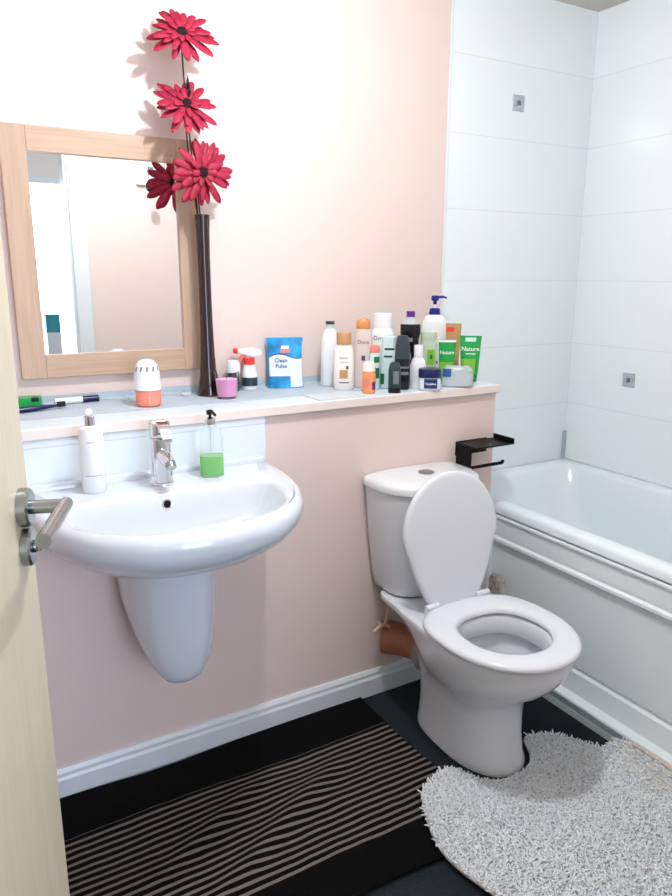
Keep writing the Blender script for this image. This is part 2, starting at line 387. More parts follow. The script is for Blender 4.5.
# ------------------------------------------------------------------ mirror
mi = thing('wall_mirror', 'rectangular wall mirror in a wide light oak frame', 'mirror', (0.473, YB, 1.047))
W2, H2, fwid, dp = 0.252, 0.629, 0.0618, 0.022
MB().box((-W2, -dp, 0), (-W2 + fwid, -0.001, H2)).build('frame_stile', M['oak'], mi, smooth=False, bevel=0.002)
MB().box((W2 - fwid, -dp, 0), (W2, -0.001, H2)).build('frame_stile', M['oak'], mi, smooth=False, bevel=0.002)
MB().box((-W2 + fwid, -dp, 0), (W2 - fwid, -0.001, fwid)).build('frame_rail', M['oak_h'], mi, smooth=False, bevel=0.002)
MB().box((-W2 + fwid, -dp, H2 - fwid), (W2 - fwid, -0.001, H2)).build('frame_rail', M['oak_h'], mi, smooth=False, bevel=0.002)
MB().box((-W2 + fwid - 0.004, -0.012, fwid - 0.004), (W2 - fwid + 0.004, -0.008, H2 - fwid + 0.004)).build('mirror_glass', M['mirror'], mi, smooth=False)

# ------------------------------------------------------------------ vase and flowers
vx, vy, vz = 0.711, 0.240, ZS + 0.0018
va = MB()
va.lathe([(0.0, 0.0), (0.036, 0.0), (0.036, 0.006), (0.031, 0.03), (0.0245, 0.06), (0.0205, 0.12), (0.0185, 0.2), (0.0175, 0.28), (0.0175, 0.38), (0.019, 0.46), (0.0215, 0.5), (0.0195, 0.5), (0.017, 0.46), (0.014, 0.38), (0.010, 0.25), (0.0, 0.25)], n=32, cap0=False, cap1=False)
o = va.build('flower_vase', M['black_glass'], loc=(vx, vy, vz)); tag(o, 'tall slim dark brown vase standing right of the mirror', 'vase')

def flower(head, normal, rad, spin, label, seed, rootdx, bud=None):
    random.seed(seed)
    base = Vector((vx + rootdx[0], vy + rootdx[1], vz + 0.27))
    t = thing('artificial_flower', label, 'flower', base, group='red silk flowers in the dark vase')
    H = Vector(head) - base
    nrm = Vector(normal).normalized()
    q = nrm.to_track_quat('Z', 'Y').to_matrix().to_4x4()
    mtx = Matrix.Translation(H) @ q @ Matrix.Rotation(spin, 4, 'Z')
    pm = MB()
    for layer, (cnt, L, tilt) in enumerate(((14, rad, 0.02), (13, rad * 0.9, 0.30), (10, rad * 0.55, 0.62))):
        for k in range(cnt):
            a = 2 * PI * k / cnt + layer * 0.29 + random.uniform(-0.12, 0.12); l = L * random.uniform(0.84, 1.06); ti = tilt + random.uniform(-0.2, 0.18)
            w = l * random.uniform(0.108, 0.132) * (1.3 if layer == 2 else 1)
            rows = []
            for i, (f, ww) in enumerate(((0.10, 0.35), (0.3, 0.66), (0.58, 1.0), (0.8, 0.93), (0.92, 0.62), (1.0, 0.14))):
                r_ = l * f; zz = r_ * math.sin(ti) * (1 - 0.45 * f) + 0.002 * layer - 0.10 * l * f * f
                rr = r_ * math.cos(ti)
                row = []
                for s_ in (-1, 0, 1):
                    lx, ly = rr, s_ * w * ww
                    row.append((lx * math.cos(a) - ly * math.sin(a), lx * math.sin(a) + ly * math.cos(a), zz + (0.10 * w if s_ else -0.10 * w) * (1 if i else 0)))
                rows.append(row)
            pm.loft(rows, False, False, closed=False)
    st = len(pm.v); pm.xform(mtx)
    pm.build('petals', M['petal'], t, solid=0.0008)
    cm = MB(); cm.lathe([(0.0, 0.014), (0.010, 0.014), (0.0165, 0.010), (0.017, 0.003), (0.012, -0.006), (0.004, -0.012), (0.0, -0.012)], n=20, cap0=False, cap1=False); cm.xform(mtx)
    cm.build('flower_centre', M['petal_c'], t)
    sm = MB(); e = H - nrm * 0.008
    c1 = Vector((0, 0, 0.25)); c2 = e - nrm * 0.06 + Vector((0, 0, -0.05))
    P = [((1 - u) ** 3) * Vector((0, 0, 0)) + 3 * (1 - u) ** 2 * u * c1 + 3 * (1 - u) * u * u * c2 + u ** 3 * e for u in [i / 16 for i in range(17)]]
    sm.tube(P, 0.0021, 8)
    # a narrow bud leaf standing off the stem
    if bud:
        b0 = Vector(bud) - base; n0 = min(P, key=lambda p: (p - b0).length + (0.04 if p.z > b0.z - 0.03 else 0))
        sm.tube([n0, (n0 * 0.6 + b0 * 0.4) + Vector((0.004, 0, 0)), b0 - Vector((0, 0, 0.018)), b0], [0.0015, 0.0018, 0.0045, 0.0006], 8)
    sm.build('stem', M['stem'], t)
    return t
flower((0.664, 0.205, 1.908), (-0.16, -0.82, 0.55), 0.090, 0.2, 'crimson silk daisy flower highest in the tall dark vase', 3, (-0.004, 0.002), (0.674, 0.205, 1.815))
flower((0.667, 0.205, 1.742), (-0.10, -0.85, 0.50), 0.090, 0.5, 'crimson silk daisy flower in the middle of the three on the vase', 4, (0.0, 0.005), (0.676, 0.20, 1.795))
flower((0.698, 0.192, 1.579), (0.06, -0.97, 0.02), 0.092, 0.1, 'crimson silk daisy flower lowest of the three, just above the vase mouth', 5, (0.004, -0.003), (0.718, 0.21, 1.645))

# ------------------------------------------------------------------ washbasin
bx = 0.46
wb = thing('washbasin', 'white ceramic wall-hung washbasin with half pedestal under the ledge shelf', 'washbasin', (bx, 0, 0))
rings = []
def O(hw, yf, z, ym=-0.06, nf=2.3, nb=12): rings.append(egg(0, hw, yf, -0.0015, ym, nf, nb, z, 72))
def I(hw, yf, yb, z, ym=-0.27, nf=2.2, nb=4.5): rings.append(egg(0, hw, yf, yb, ym, nf, nb, z, 72))
O(0.10, -0.22, 0.66); O(0.15, -0.28, 0.675); O(0.20, -0.345, 0.695); O(0.255, -0.41, 0.722); O(0.292, -0.455, 0.752); O(0.310, -0.480, 0.78); O(0.314, -0.488, 0.80); O(0.313, -0.487, 0.817); O(0.307, -0.480, 0.828); O(0.299, -0.470, 0.8325)
I(0.256, -0.454, -0.152, 0.8325, -0.24); I(0.243, -0.442, -0.166, 0.829, -0.24); I(0.236, -0.434, -0.172, 0.82, -0.24); I(0.230, -0.426, -0.178, 0.80, -0.24); I(0.217, -0.41, -0.186, 0.775, -0.24); I(0.195, -0.39, -0.196, 0.752, -0.25); I(0.157, -0.362, -0.212, 0.735); I(0.10, -0.335, -0.236, 0.724); I(0.03, -0.305, -0.265, 0.719)
MB().loft(rings).build('basin', M['ceramic'], wb, auto=60)
lip = MB(); lip.loft([[(x, y, z) for y, z in ((-0.0095, 0.831), (-0.036, 0.8305), (-0.034, 0.842), (-0.028, 0.8465), (-0.0095, 0.8465))] for x in (-0.30, 0.30)])
lip.build('upstand', M['ceramic'], wb, bevel=0.003)
rings = []
for z, hw, d, yb in ((0.70, 0.115, 0.250, 0.0), (0.62, 0.113, 0.248, 0.0), (0.56, 0.109, 0.244, -0.006), (0.51, 0.102, 0.240, -0.022), (0.46, 0.091, 0.235, -0.05), (0.425, 0.080, 0.230, -0.08), (0.398, 0.068, 0.225, -0.105), (0.378, 0.056, 0.219, -0.128), (0.364, 0.044, 0.212, -0.146), (0.356, 0.029, 0.203, -0.162), (0.353, 0.012, 0.193, -0.176)):
    rings.append(egg(0.002, hw, -d, yb - 0.0015, (yb - d) * 0.5 + 0.03 * (yb > -0.03), 2.3, 3.2 if yb < -0.06 else 6, z, 48))
MB().loft(rings[::-1]).build('half_pedestal', M['ceramic'], wb, auto=60)
ov = MB(); ov.lathe([(0.0, 0.0), (0.0085, 0.0), (0.0095, 0.002), (0.012, 0.0025), (0.0125, 0.0), (0.0125, -0.002)], n=24, cap0=False, cap1=False)
ov.xform(Matrix.Translation((-0.012, -0.1765, 0.804)) @ Matrix.Rotation(R(78), 4, 'X'))
ov.build('overflow_ring', M['chrome'], wb)
oh = MB(); oh.lathe([(0.0, 0.0), (0.0084, 0.0), (0.0084, 0.001), (0.0, 0.001)], n=20, cap0=False, cap1=False); oh.xform(Matrix.Translation((-0.012, -0.178, 0.804)) @ Matrix.Rotation(R(78), 4, 'X'))
oh.build('overflow_hole', M['black_metal'], wb)
dr = MB(); dr.lathe([(0.0, 0.004), (0.012, 0.004), (0.022, 0.002), (0.023, 0.0), (0.0, 0.0)], (0, -0.285, 0.7195), 24, cap0=False, cap1=False); dr.build('drain', M['chrome'], wb)

tp = thing('mixer_tap', 'chrome mono mixer tap standing on the washbasin deck', 'tap', (0.46, -0.105, 0.8328))
b = MB(); b.lathe([(0.0, 0), (0.028, 0), (0.028, 0.006), (0.0255, 0.008)], n=32, cap0=False, cap1=False); b.build('base_ring', M['chrome'], tp)
b = MB(); b.lathe([(0.0265, 0.0082), (0.0255, 0.02), (0.0250, 0.06), (0.0250, 0.112), (0.0235, 0.114), (0.0, 0.114)], n=32, cap0=False, cap1=False); b.build('tap_body', M['chrome'], tp)
b = MB(); b.tube([(0, -0.012, 0.074), (0, -0.035, 0.073), (0, -0.060, 0.069), (0, -0.074, 0.064)], [0.0165, 0.016, 0.015, 0.014], 20)
b.build('spout', M['chrome'], tp)
b = MB(); b.tube([(0, -0.072, 0.066), (0, -0.080, 0.057)], [0.0125, 0.012], 20); b.build('aerator', M['steel'], tp)
b = MB(); b.lathe([(0.0, 0.1155), (0.0245, 0.1155), (0.0255, 0.12), (0.0255, 0.145), (0.024, 0.150), (0.015, 0.153), (0.0, 0.154)], n=32, cap0=False, cap1=False)
b.loft([[(sx * w, y, z + dz) for sx, dz in ((-1, 0), (1, 0), (1, 0.010), (-1, 0.010))] for y, z, w in ((0.004, 0.147, 0.014), (-0.028, 0.143, 0.0135), (-0.05, 0.128, 0.012), (-0.062, 0.112, 0.011))])
b.build('lever', M['chrome'], tp, bevel=0.0015)

# lotion pump bottle on the deck
def pump_head(parent, z, m_head, m_collar, r_collar, h_collar, h_stem, nl=0.03, r_head=0.009, ang=0.0):
    b = MB(); b.lathe([(0, z), (r_collar, z), (r_collar, z + h_collar), (r_collar * 0.8, z + h_collar + 0.001), (0, z + h_collar + 0.001)], n=24, cap0=False, cap1=False); b.build('pump_collar', m_collar, parent)
    zz = z + h_collar + 0.0012
    b = MB(); b.lathe([(0, zz), (0.0035, zz), (0.0035, zz + h_stem), (r_head, zz + h_stem + 0.0005), (r_head, zz + h_stem + 0.009), (r_head * 0.6, zz + h_stem + 0.0115), (0, zz + h_stem + 0.0115)], n=20, cap0=False, cap1=False)
    d = Vector((math.sin(ang), -math.cos(ang), 0)); p0 = Vector((0, 0, zz + h_stem + 0.0055))
    b.tube([p0, p0 + d * nl * 0.7, p0 + d * nl + Vector((0, 0, -0.004))], [0.0042, 0.004, 0.0032], 10)
    b.build('pump_head', m_head, parent)
lo = thing('lotion_bottle', 'tall slim white pump lotion bottle on the left of the washbasin deck', 'bottle', (0.308, -0.088, 0.8328), face_cam(0.308, -0.088))
body([(0, 0.024, 0.024), (0.004, 0.0265, 0.0265), (0.142, 0.0265, 0.0265), (0.150, 0.024, 0.024), (0.155, 0.014, 0.014)]).build('bottle_body', M['white_pl'], lo)
patch(0.0265, 0.0265, 2, 0.042, 0.0435, -0.018, 0.018).build('label_rule', M['print_grey'], lo)
text_mb('lotion', 0.0075, 0.118, 0.0265, 0.0265).build('lettering', M['print_grey'], lo, smooth=False)
pump_head(lo, 0.1552, M['white_pl'], M['chrome'], 0.0125, 0.02, 0.004, 0.016, 0.008, ang=-0.3)

so = thing('soap_dispenser', 'clear pump dispenser half full of green soap on the washbasin', 'soap dispenser', (0.590, -0.093, 0.8328), face_cam(0.59, -0.093))
body([(0, 0.026, 0.022), (0.004, 0.0295, 0.0255), (0.10, 0.0285, 0.0245), (0.115, 0.024, 0.02), (0.124, 0.013, 0.012), (0.13, 0.012, 0.012)], 3).build('bottle_body', M['glass'], so)
body([(0.003, 0.0255, 0.0215), (0.006, 0.0283, 0.0243), (0.052, 0.0279, 0.0239)], 3).build('liquid_soap', M['green_soap'], so)
pump_head(so, 0.1302, M['black_pl'], M['chrome'], 0.0125, 0.014, 0.008, 0.026, ang=0.5)

# ------------------------------------------------------------------ toilet
tx = 1.248
wc = thing('toilet', 'white close-coupled toilet with its lid raised beside the bath', 'toilet', (tx, 0, 0))
nk = (-0.36, -0.16, 0.148)
rings = []
def P(z, hw, yf, yb, ym=-0.43, nf=2.0, nb=4, neck=None): rings.append(egg(0.0, hw, yf, yb, ym, nf, nb, z - 0.008, 64, neck))
def F(z, hw, yf, yb, ym=-0.36, nf=2.2, nb=3.0, dx=0.012): rings.append(egg(dx, hw, yf, yb, ym, nf, nb, max(0.0, z - 0.008), 64))
F(0.0, 0.106, -0.522, -0.155); F(0.020, 0.106, -0.522, -0.155); F(0.038, 0.100, -0.514, -0.155); F(0.10, 0.097, -0.504, -0.157); F(0.16, 0.099, -0.502, -0.158, -0.37, dx=0.010)
F(0.205, 0.105, -0.508, -0.155, -0.38, 2.1, dx=0.007); P(0.245, 0.128, -0.54, -0.145, -0.40, 2.05, 3.2, (-0.36, -0.16, 0.105)); P(0.285, 0.152, -0.595, -0.125, -0.42, 2.0, 3.6, (-0.36, -0.16, 0.106)); P(0.325, 0.167, -0.63, -0.09, -0.43, 2, 4.5, (-0.36, -0.16, 0.118)); P(0.355, 0.174, -0.648, -0.06, -0.43, 2, 6, (-0.36, -0.16, 0.130)); P(0.380, 0.177, -0.652, -0.045, -0.43, 2, 8, nk); P(0.390, 0.174, -0.649, -0.047, -0.43, 2, 8, nk); P(0.394, 0.168, -0.642, -0.052, -0.43, 2, 8, nk)
P(0.394, 0.122, -0.585, -0.345, -0.46, 2, 2.6); P(0.386, 0.117, -0.578, -0.35, -0.46, 2, 2.6); P(0.345, 0.114, -0.575, -0.352, -0.46, 2, 2.6); P(0.337, 0.118, -0.579, -0.348, -0.46, 2, 2.6); P(0.335, 0.140, -0.600, -0.33, -0.46, 2, 2.6); P(0.31, 0.132, -0.586, -0.332, -0.46, 2, 2.4); P(0.27, 0.108, -0.55, -0.34, -0.45, 2, 2.2); P(0.22, 0.08, -0.50, -0.345, -0.43, 2, 2.2); P(0.17, 0.05, -0.45, -0.35, -0.41, 2, 2)
MB().loft(rings).build('pan', M['ceramic_wc'], wc, auto=60)
MB().loft([egg(0, 0.088, -0.525, -0.345, -0.435, 2, 2.2, 0.235, 40), egg(0, 0.0885, -0.526, -0.345, -0.435, 2, 2.2, 0.236, 40)]).build('water', M['water'], wc)
# seat ring
def seat_outer(o_, z): return egg(0, 0.186 + o_, -0.664 - o_, -0.262 + o_, -0.45, 2.05, 2.9, z - 0.008, 64)
def seat_inner(o_, z): return egg(0, 0.118 - o_, -0.586 + o_, -0.350 - o_, -0.47, 2.0, 2.5, z - 0.008, 64)
rg = [seat_inner(0, 0.402), seat_outer(-0.004, 0.400), seat_outer(0, 0.404), seat_outer(0, 0.411), seat_outer(-0.005, 0.417), seat_outer(-0.014, 0.4195), seat_inner(-0.016, 0.4195), seat_inner(-0.006, 0.416), seat_inner(0, 0.410), seat_inner(0, 0.402)]
MB().loft(rg, False, False).build('seat', M['seat'], wc, auto=70)
# lid, raised: egg in the XZ plane leaning on the cistern
lid = MB(); rg = []
for o_, t_ in ((-0.006, -0.008), (0, -0.004), (0, 0.004), (-0.005, 0.008), (-0.014, 0.0095), (-0.03, 0.0105), (-0.12, 0.0125)):
    ring = egg(0, 0.168 + o_, -0.388 - o_, 0.0 + o_, -0.205, 2.05, 6.0, 0, 64, (-0.23, 0.03, 0.098 + o_))
    rg.append([(x, t_, -y) for x, y, z in ring])
lid.loft(rg)
lid.xform(Matrix.Translation((-0.006, -0.262, 0.398)) @ Matrix.Rotation(R(-7), 4, 'X') @ Matrix.Rotation(PI, 4, 'Z'))
lid.build('lid', M['seat'], wc, auto=60)
for s_ in (-1, 1):
    h = MB(); h.tube([(s_ * 0.092 - 0.022, -0.272, 0.414), (s_ * 0.092 + 0.022, -0.272, 0.414)], 0.0085, 14); h.box((s_ * 0.092 - 0.012, -0.275, 0.387), (s_ * 0.092 + 0.012, -0.25, 0.412))
    h.build('hinge', M['seat'], wc, bevel=0.002)
# cistern
rg = [egg(0.008, hw - 0.008, yf, -0.004, ym, 2.6, 10, z, 56) for z, hw, yf, ym in ((0.388, 0.12, -0.160, -0.08), (0.394, 0.138, -0.175, -0.08), (0.43, 0.146, -0.182, -0.08), (0.52, 0.158, -0.192, -0.075), (0.62, 0.168, -0.200, -0.07), (0.712, 0.174, -0.206, -0.065))]
MB().loft(rg).build('cistern', M['ceramic_wc'], wc, auto=60)
rg = [egg(0.008, hw - 0.008, yf, -0.003, ym, 2.6, 10, z, 56) for z, hw, yf, ym in ((0.7135, 0.172, -0.204, -0.065), (0.715, 0.180, -0.212, -0.065), (0.730, 0.181, -0.213, -0.065), (0.739, 0.176, -0.208, -0.065), (0.743, 0.164, -0.195, -0.065), (0.746, 0.12, -0.15, -0.065))]
MB().loft(rg).build('cistern_lid', M['ceramic_wc'], wc, auto=60)
fb = MB(); fb.lathe([(0, 0.7462), (0.024, 0.7462), (0.024, 0.749), (0.021, 0.7505), (0.0, 0.751)], (0.01, -0.09, 0), 28, cap0=False, cap1=False); fb.build('flush_button', M['steel'], wc)

wp = thing('waste_pipe', 'terracotta waste pipe from the toilet pan to the wall', 'pipe', (1.252, -0.09, 0))
b = MB(); b.tube([(0.0, -0.030, 0.185), (-0.004, 0.0, 0.185), (-0.018, 0.03, 0.186), (-0.045, 0.06, 0.188), (-0.075, 0.0885, 0.19)], [0.052, 0.052, 0.052, 0.052, 0.054], 22); b.build('pipe', M['waste'], wp)
b = MB(); b.tube([(0.006, -0.062, 0.185), (0.003, -0.045, 0.185)], [0.068, 0.068], 24); b.build('collar', M['rubber'], wp)
b = MB(); b.tube([(0.003, -0.0445, 0.185), (0.0, -0.028, 0.185)], [0.059, 0.059], 24); b.build('collar', M['rubber'], wp)
sp = thing('water_supply_pipe', 'thin tan supply pipe with a lever valve beside the cistern', 'pipe', (1.158, -0.030, 0.245))
b = MB(); b.tube([(0.012, -0.015, 0.155), (0.008, -0.012, 0.06), (0.0, -0.01, 0.012), (-0.006, 0.0, 0.0), (0.0, 0.029, -0.002)], 0.0065, 12); b.build('pipe', M['tan_pipe'], sp)
b = MB(); b.tube([(-0.045, -0.012, -0.004), (-0.02, -0.013, 0.012), (0.0, -0.01, 0.006), (0.016, -0.012, -0.004)], [0.005, 0.006, 0.008, 0.005], 10); b.build('lever', M['tan_pipe'], sp)

# toilet roll holder
hd = thing('toilet_roll_holder', 'matt black toilet roll holder with shelf above the cistern', 'toilet roll holder', (1.44, 0, 0.72))
MB().box((0.0, -0.006, 0.036), (0.128, -0.0005, 0.082)).build('back_plate', M['black_metal'], hd, smooth=False, bevel=0.001)
MB().box((0.0, -0.1, 0.075), (0.158, -0.006, 0.080)).box((0.153, -0.1, 0.08), (0.158, -0.006, 0.094)).build('phone_shelf', M['black_metal'], hd, smooth=False, bevel=0.001)
b = MB(); b.box((0.0, -0.075, 0.0), (0.006, -0.006, 0.0745)); b.build('side_arm', M['black_metal'], hd, smooth=False, bevel=0.001)
b = MB(); b.tube([(0.003, -0.07, 0.010), (0.07, -0.07, 0.010), (0.138, -0.07, 0.010), (0.141, -0.07, 0.013), (0.141, -0.07, 0.019)], 0.0055, 12); b.build('roll_bar', M['black_metal'], hd)

# crumpled cloth stuffed between toilet and bath
random.seed(11)
cl = MB(); rg = []
for i in range(17):
    t_ = i / 16; z = 0.002 + 0.40 * t_
    r0 = 0.025 * (1 - 0.15 * t_) * (1.15 if i > 11 else 1) * (0.5 if i == 16 else 1)
    rg.append([((r0 + 0.008 * math.sin(5 * a + i * 1.7) + random.uniform(-0.004, 0.004)) * math.cos(a) + 0.006 * math.sin(i), (r0 + 0.008 * math.sin(4 * a - i * 1.3) + random.uniform(-0.004, 0.004)) * math.sin(a), z + random.uniform(-0.006, 0.006) * (1 if i else 0)) for a in [2 * PI * k / 22 for k in range(22)]])
cl.loft(rg)
o = cl.build('crumpled_cloth', M['cloth'], loc=(1.492, -0.165, 0), sub=1); tag(o, 'crumpled grey-beige cloth bundle wedged between the toilet and the bath', 'cloth')

# ------------------------------------------------------------------ bath
bt = thing('bathtub', 'white acrylic bath with moulded side panel along the tiled wall', 'bath', (1.609, YB - 0.006, 0))
BW = XR - 1.609 - 0.001; BL = 1.70
def rrect(x0, x1, y0, y1, rad, z, n=10):
    pts = []
    for cx, cy, a0 in ((x1 - rad, y1 - rad, 0), (x0 + rad, y1 - rad, PI / 2), (x0 + rad, y0 + rad, PI), (x1 - rad, y0 + rad, 1.5 * PI)):
        for k in range(n + 1):
            a = a0 + PI / 2 * k / n; pts.append((cx + rad * math.cos(a), cy + rad * math.sin(a), z))
    return pts
b = MB()
rg = [rrect(0.008, BW, -BL, -0.001, 0.012, 0.538), rrect(0.0, BW, -BL, -0.001, 0.012, 0.542), rrect(0.0, BW, -BL, -0.001, 0.012, 0.560), rrect(0.006, BW, -BL, -0.001, 0.012, 0.570), rrect(0.016, BW - 0.004, -BL + .008, -0.008, 0.02, 0.5745),
      rrect(0.052, BW - 0.045, -BL + 0.06, -0.05, 0.09, 0.5745), rrect(0.062, BW - 0.055, -BL + 0.07, -0.062, 0.09, 0.570), rrect(0.070, BW - 0.063, -BL + 0.08, -0.074, 0.09, 0.556), rrect(0.082, BW - 0.078, -BL + 0.1, -0.105, 0.11, 0.45), rrect(0.10, BW - 0.10, -BL + 0.13, -0.18, 0.13, 0.30), rrect(0.13, BW - 0.13, -BL + 0.17, -0.25, 0.15, 0.19), rrect(0.19, BW - 0.19, -BL + 0.24, -0.34, 0.15, 0.16)]
b.loft(rg, False, True); b.build('tub', M['acrylic'], bt, auto=60)
pf = [(0.016, 0.537), (0.004, 0.535), (-0.001, 0.532), (-0.001, 0.526), (0.007, 0.519), (0.007, 0.468), (0.009, 0.458), (0.001, 0.452), (0.001, 0.443), (0.014, 0.432), (0.018, 0.418), (0.018, 0.150), (0.024, 0.142), (0.023, 0.136), (0.014, 0.130), (0.008, 0.066), (-0.006, 0.060), (-0.014, 0.058), (-0.0165, 0.054), (-0.0165, 0.048), (-0.010, 0.042), (0.03, 0.042), (0.03, 0.537)]
b = MB(); b.loft([[(x, y, z) for x, z in pf] for y in (-BL, -0.316)]); b.build('side_panel', M['panel'], bt, smooth=False)
pf = [(-0.010, 0.0412), (-0.012, 0.034), (-0.006, 0.028), (-0.009, 0.020), (-0.011, 0.001), (0.03, 0.001), (0.03, 0.0412)]
b = MB(); b.loft([[(x, y, z) for x, z in pf] for y in (-BL, -0.316)]); b.build('plinth', M['plinth'], bt, smooth=False)

MB().box((-0.0085, -0.3155, 0.001), (0.03, -0.30, 0.537)).build('end_trim', M['panel'], bt, smooth=False)
# ------------------------------------------------------------------ door
ux, uy = -0.34, -0.94
dn = thing('door_1', 'open cream wooden door with brushed steel lever on the left', 'door', (0.107, -0.672, 0.008), math.atan2(uy, ux))
dn['kind'] = 'structure'
# local +X runs from the leading edge to the hinge; the room side is local +Y
DLEN = 0.745
MB().box((0, -0.04, 0), (DLEN, 0, 1.985)).build('door_leaf', M['door'], dn, smooth=False, bevel=0.002)
hz = 1.004
def disc(mb, x, z, r, y0, y1, n=32):
    rings = [[(x + rr * math.cos(2 * PI * k / n), y, z + rr * math.sin(2 * PI * k / n)) for k in range(n)] for rr, y in ((r, y0), (r, y1 - 0.003), (r - 0.003, y1))]
    mb.loft(rings)
b = MB(); disc(b, 0.05, hz, 0.0265, 0.0003, 0.015)
lv = b.build('lever_handle', M['steel'], dn)
b = MB(); b.tube([(0.05, 0.015, hz), (0.05, 0.058, hz)], 0.0095, 18); b.tube([(0.05 - 0.0095, 0.0575, hz), (0.05 + 0.136, 0.0575, hz)], 0.0095, 18)
b.build('lever', M['steel'], lv)
b = MB(); disc(b, 0.05, hz - 0.056, 0.0265, 0.0003, 0.013); tt = b.build('thumb_turn', M['steel'], dn)
b = MB(); b.tube([(0.05, 0.013, hz - 0.056), (0.05, 0.017, hz - 0.056)], 0.009, 14); b.box((0.048, 0.016, hz - 0.063), (0.052, 0.022, hz - 0.049)); b.build('turn_knob', M['steel'], tt, bevel=0.001)

# ------------------------------------------------------------------ floor textiles
nx, ny = 110, 70
X0, X1, Y0, Y1 = 0.10, 1.085, -0.655, -0.018
rv = []
for j in range(ny + 1):
    for i in range(nx + 1):
        u = i / nx; v = j / ny
        x = X0 + (X1 - X0) * u; y = Y0 + (Y1 - Y0) * v
        z = 0.007 + 0.0035 * math.sin(9 * x + 14 * y) * math.sin(7 * y + 3) + 0.014 * math.exp(-((y + 0.33 - 0.55 * (x - 0.72)) / 0.035) ** 2) * math.exp(-((x - 0.66) / 0.22) ** 2) + 0.010 * math.exp(-((y + 0.28 - 0.5 * (x - 0.52)) / 0.03) ** 2) * math.exp(-((x - 0.5) / 0.16) ** 2)
        y += -0.012 * math.exp(-((x - 0.43) / 0.13) ** 2) * v ** 3 + 0.006 * math.sin(11 * x) * (1 - v) ** 3
        x += 0.008 * math.sin(9 * y) * u
        # rounded corners
        rv.append((x, y, max(0.004, z)))
rug = MB(); rug.add(rv, [(j * (nx + 1) + i, j * (nx + 1) + i + 1, (j + 1) * (nx + 1) + i + 1, (j + 1) * (nx + 1) + i) for j in range(ny) for i in range(nx)])
o = rug.build('striped_rug', M['rug'], solid=0.006, auto=0); tag(o, 'black rug with thin grey stripes lying below the washbasin', 'rug')

# shaggy contour mat
out = [(0.965, -0.50), (0.985, -0.465), (1.03, -0.445), (1.08, -0.425), (1.125, -0.43), (1.136, -0.455), (1.150, -0.49), (1.19, -0.522), (1.25, -0.534), (1.30, -0.528), (1.345, -0.500), (1.368, -0.455), (1.385, -0.425), (1.43, -0.425), (1.48, -0.455), (1.52, -0.515), (1.545, -0.57), (1.565, -0.575), (1.578, -0.57), (1.584, -0.62), (1.584, -0.9), (1.56, -1.02), (1.45, -1.08), (1.2, -1.06), (1.03, -0.97), (0.945, -0.84), (0.915, -0.74), (0.905, -0.66), (0.925, -0.58)]
def smooth_poly(p, it=2):
    for _ in range(it):
        q = []
        for i in range(len(p)):
            a, b_ = p[i], p[(i + 1) % len(p)]
            q += [(a[0] * .75 + b_[0] * .25, a[1] * .75 + b_[1] * .25), (a[0] * .25 + b_[0] * .75, a[1] * .25 + b_[1] * .75)]
        p = q
    return p
poly = smooth_poly(out)
def inside(x, y):
    c = False; n = len(poly); j = n - 1
    for i in range(n):
        xi, yi = poly[i]; xj, yj = poly[j]
        if (yi > y) != (yj > y) and x < (xj - xi) * (y - yi) / (yj - yi) + xi: c = not c
        j = i
    return c
def rugz(x, y):
    zb = 0.012 if x < 1.10 else 0.001
    if 1.10 <= x < 1.16: zb = 0.012 - 0.011 * (x - 1.10) / 0.06
    if x > 1.49: zb += 0.045 * ((x - 1.49) / 0.095) ** 2 * min(1, max(0, (-0.56 - y) / 0.05))
    return zb
bm = thing('shaggy_bath_mat', 'white shaggy contour mat around the foot of the toilet', 'bath mat', (1.25, -0.7, 0))
b = MB(); n = len(poly)
cx_, cy_ = 1.25, -0.75
rg = []
for f in (1.0, 0.97, 0.8, 0.6, 0.4, 0.2, 0.05):
    rg.append([(cx_ + (x - cx_) * f - 1.25, cy_ + (y - cy_) * f + 0.7, rugz(cx_ + (x - cx_) * f, cy_ + (y - cy_) * f) + 0.004) for x, y in poly])
b.loft(rg, False, True)
b.build('backing', M['mat_base'], bm, solid=0.006, auto=0)
random.seed(5)
tv = []; tf = []
step = 0.0058
yy = -1.09
while yy < -0.41:
    xx = 0.9
    while xx < 1.605:
        x = xx + random.uniform(-0.004, 0.004); y = yy + random.uniform(-0.004, 0.004)
        if inside(x, y):
            zb = rugz(x, y) + 0.006; a = random.uniform(0, 2 * PI); ln_ = random.uniform(0.3, 0.95); L = random.uniform(0.010, 0.016)
            dx, dy = math.cos(a) * ln_ * L, math.sin(a) * ln_ * L
            if not inside(x + dx * 1.0, y + dy * 1.0) and x + dx > 1.2 and x > 1.545: dx = dy = 0
            hz_ = L * math.sqrt(max(0.15, 1 - ln_ * ln_ * 0.8))
            if x > 1.545: dx = -abs(dx)
            if (x - 1.24) ** 2 + (y + 0.42) ** 2 < 0.16 ** 2 and y > -0.56: dx *= .3; dy = -abs(dy) * .4
            o0 = len(tv); r_ = random.uniform(0.0020, 0.0027)
            for f, rf, bend in ((0, 1, 0), (0.5, 1.1, 0.35), (1, 0.75, 1.0)):
                for k in range(5):
                    q = 2 * PI * k / 5
                    tv.append((x + dx * bend + r_ * rf * math.cos(q) - 1.25, y + dy * bend + r_ * rf * math.sin(q) + 0.7, zb + hz_ * f - (0.002 * bend)))
            for i in range(2):
                for k in range(5):
                    kk = (k + 1) % 5; tf.append((o0 + i * 5 + k, o0 + i * 5 + kk, o0 + i * 5 + 5 + kk, o0 + i * 5 + 5 + k))
            tf.append(tuple(o0 + 10 + k for k in range(5)))
        xx += step
    yy += step
b = MB(); b.add(tv, tf); pl = b.build('pile', M['shag'], bm, auto=0)
edge = [(1.583, y) for y in (-0.575, -0.65, -0.75, -0.85, -0.95)]
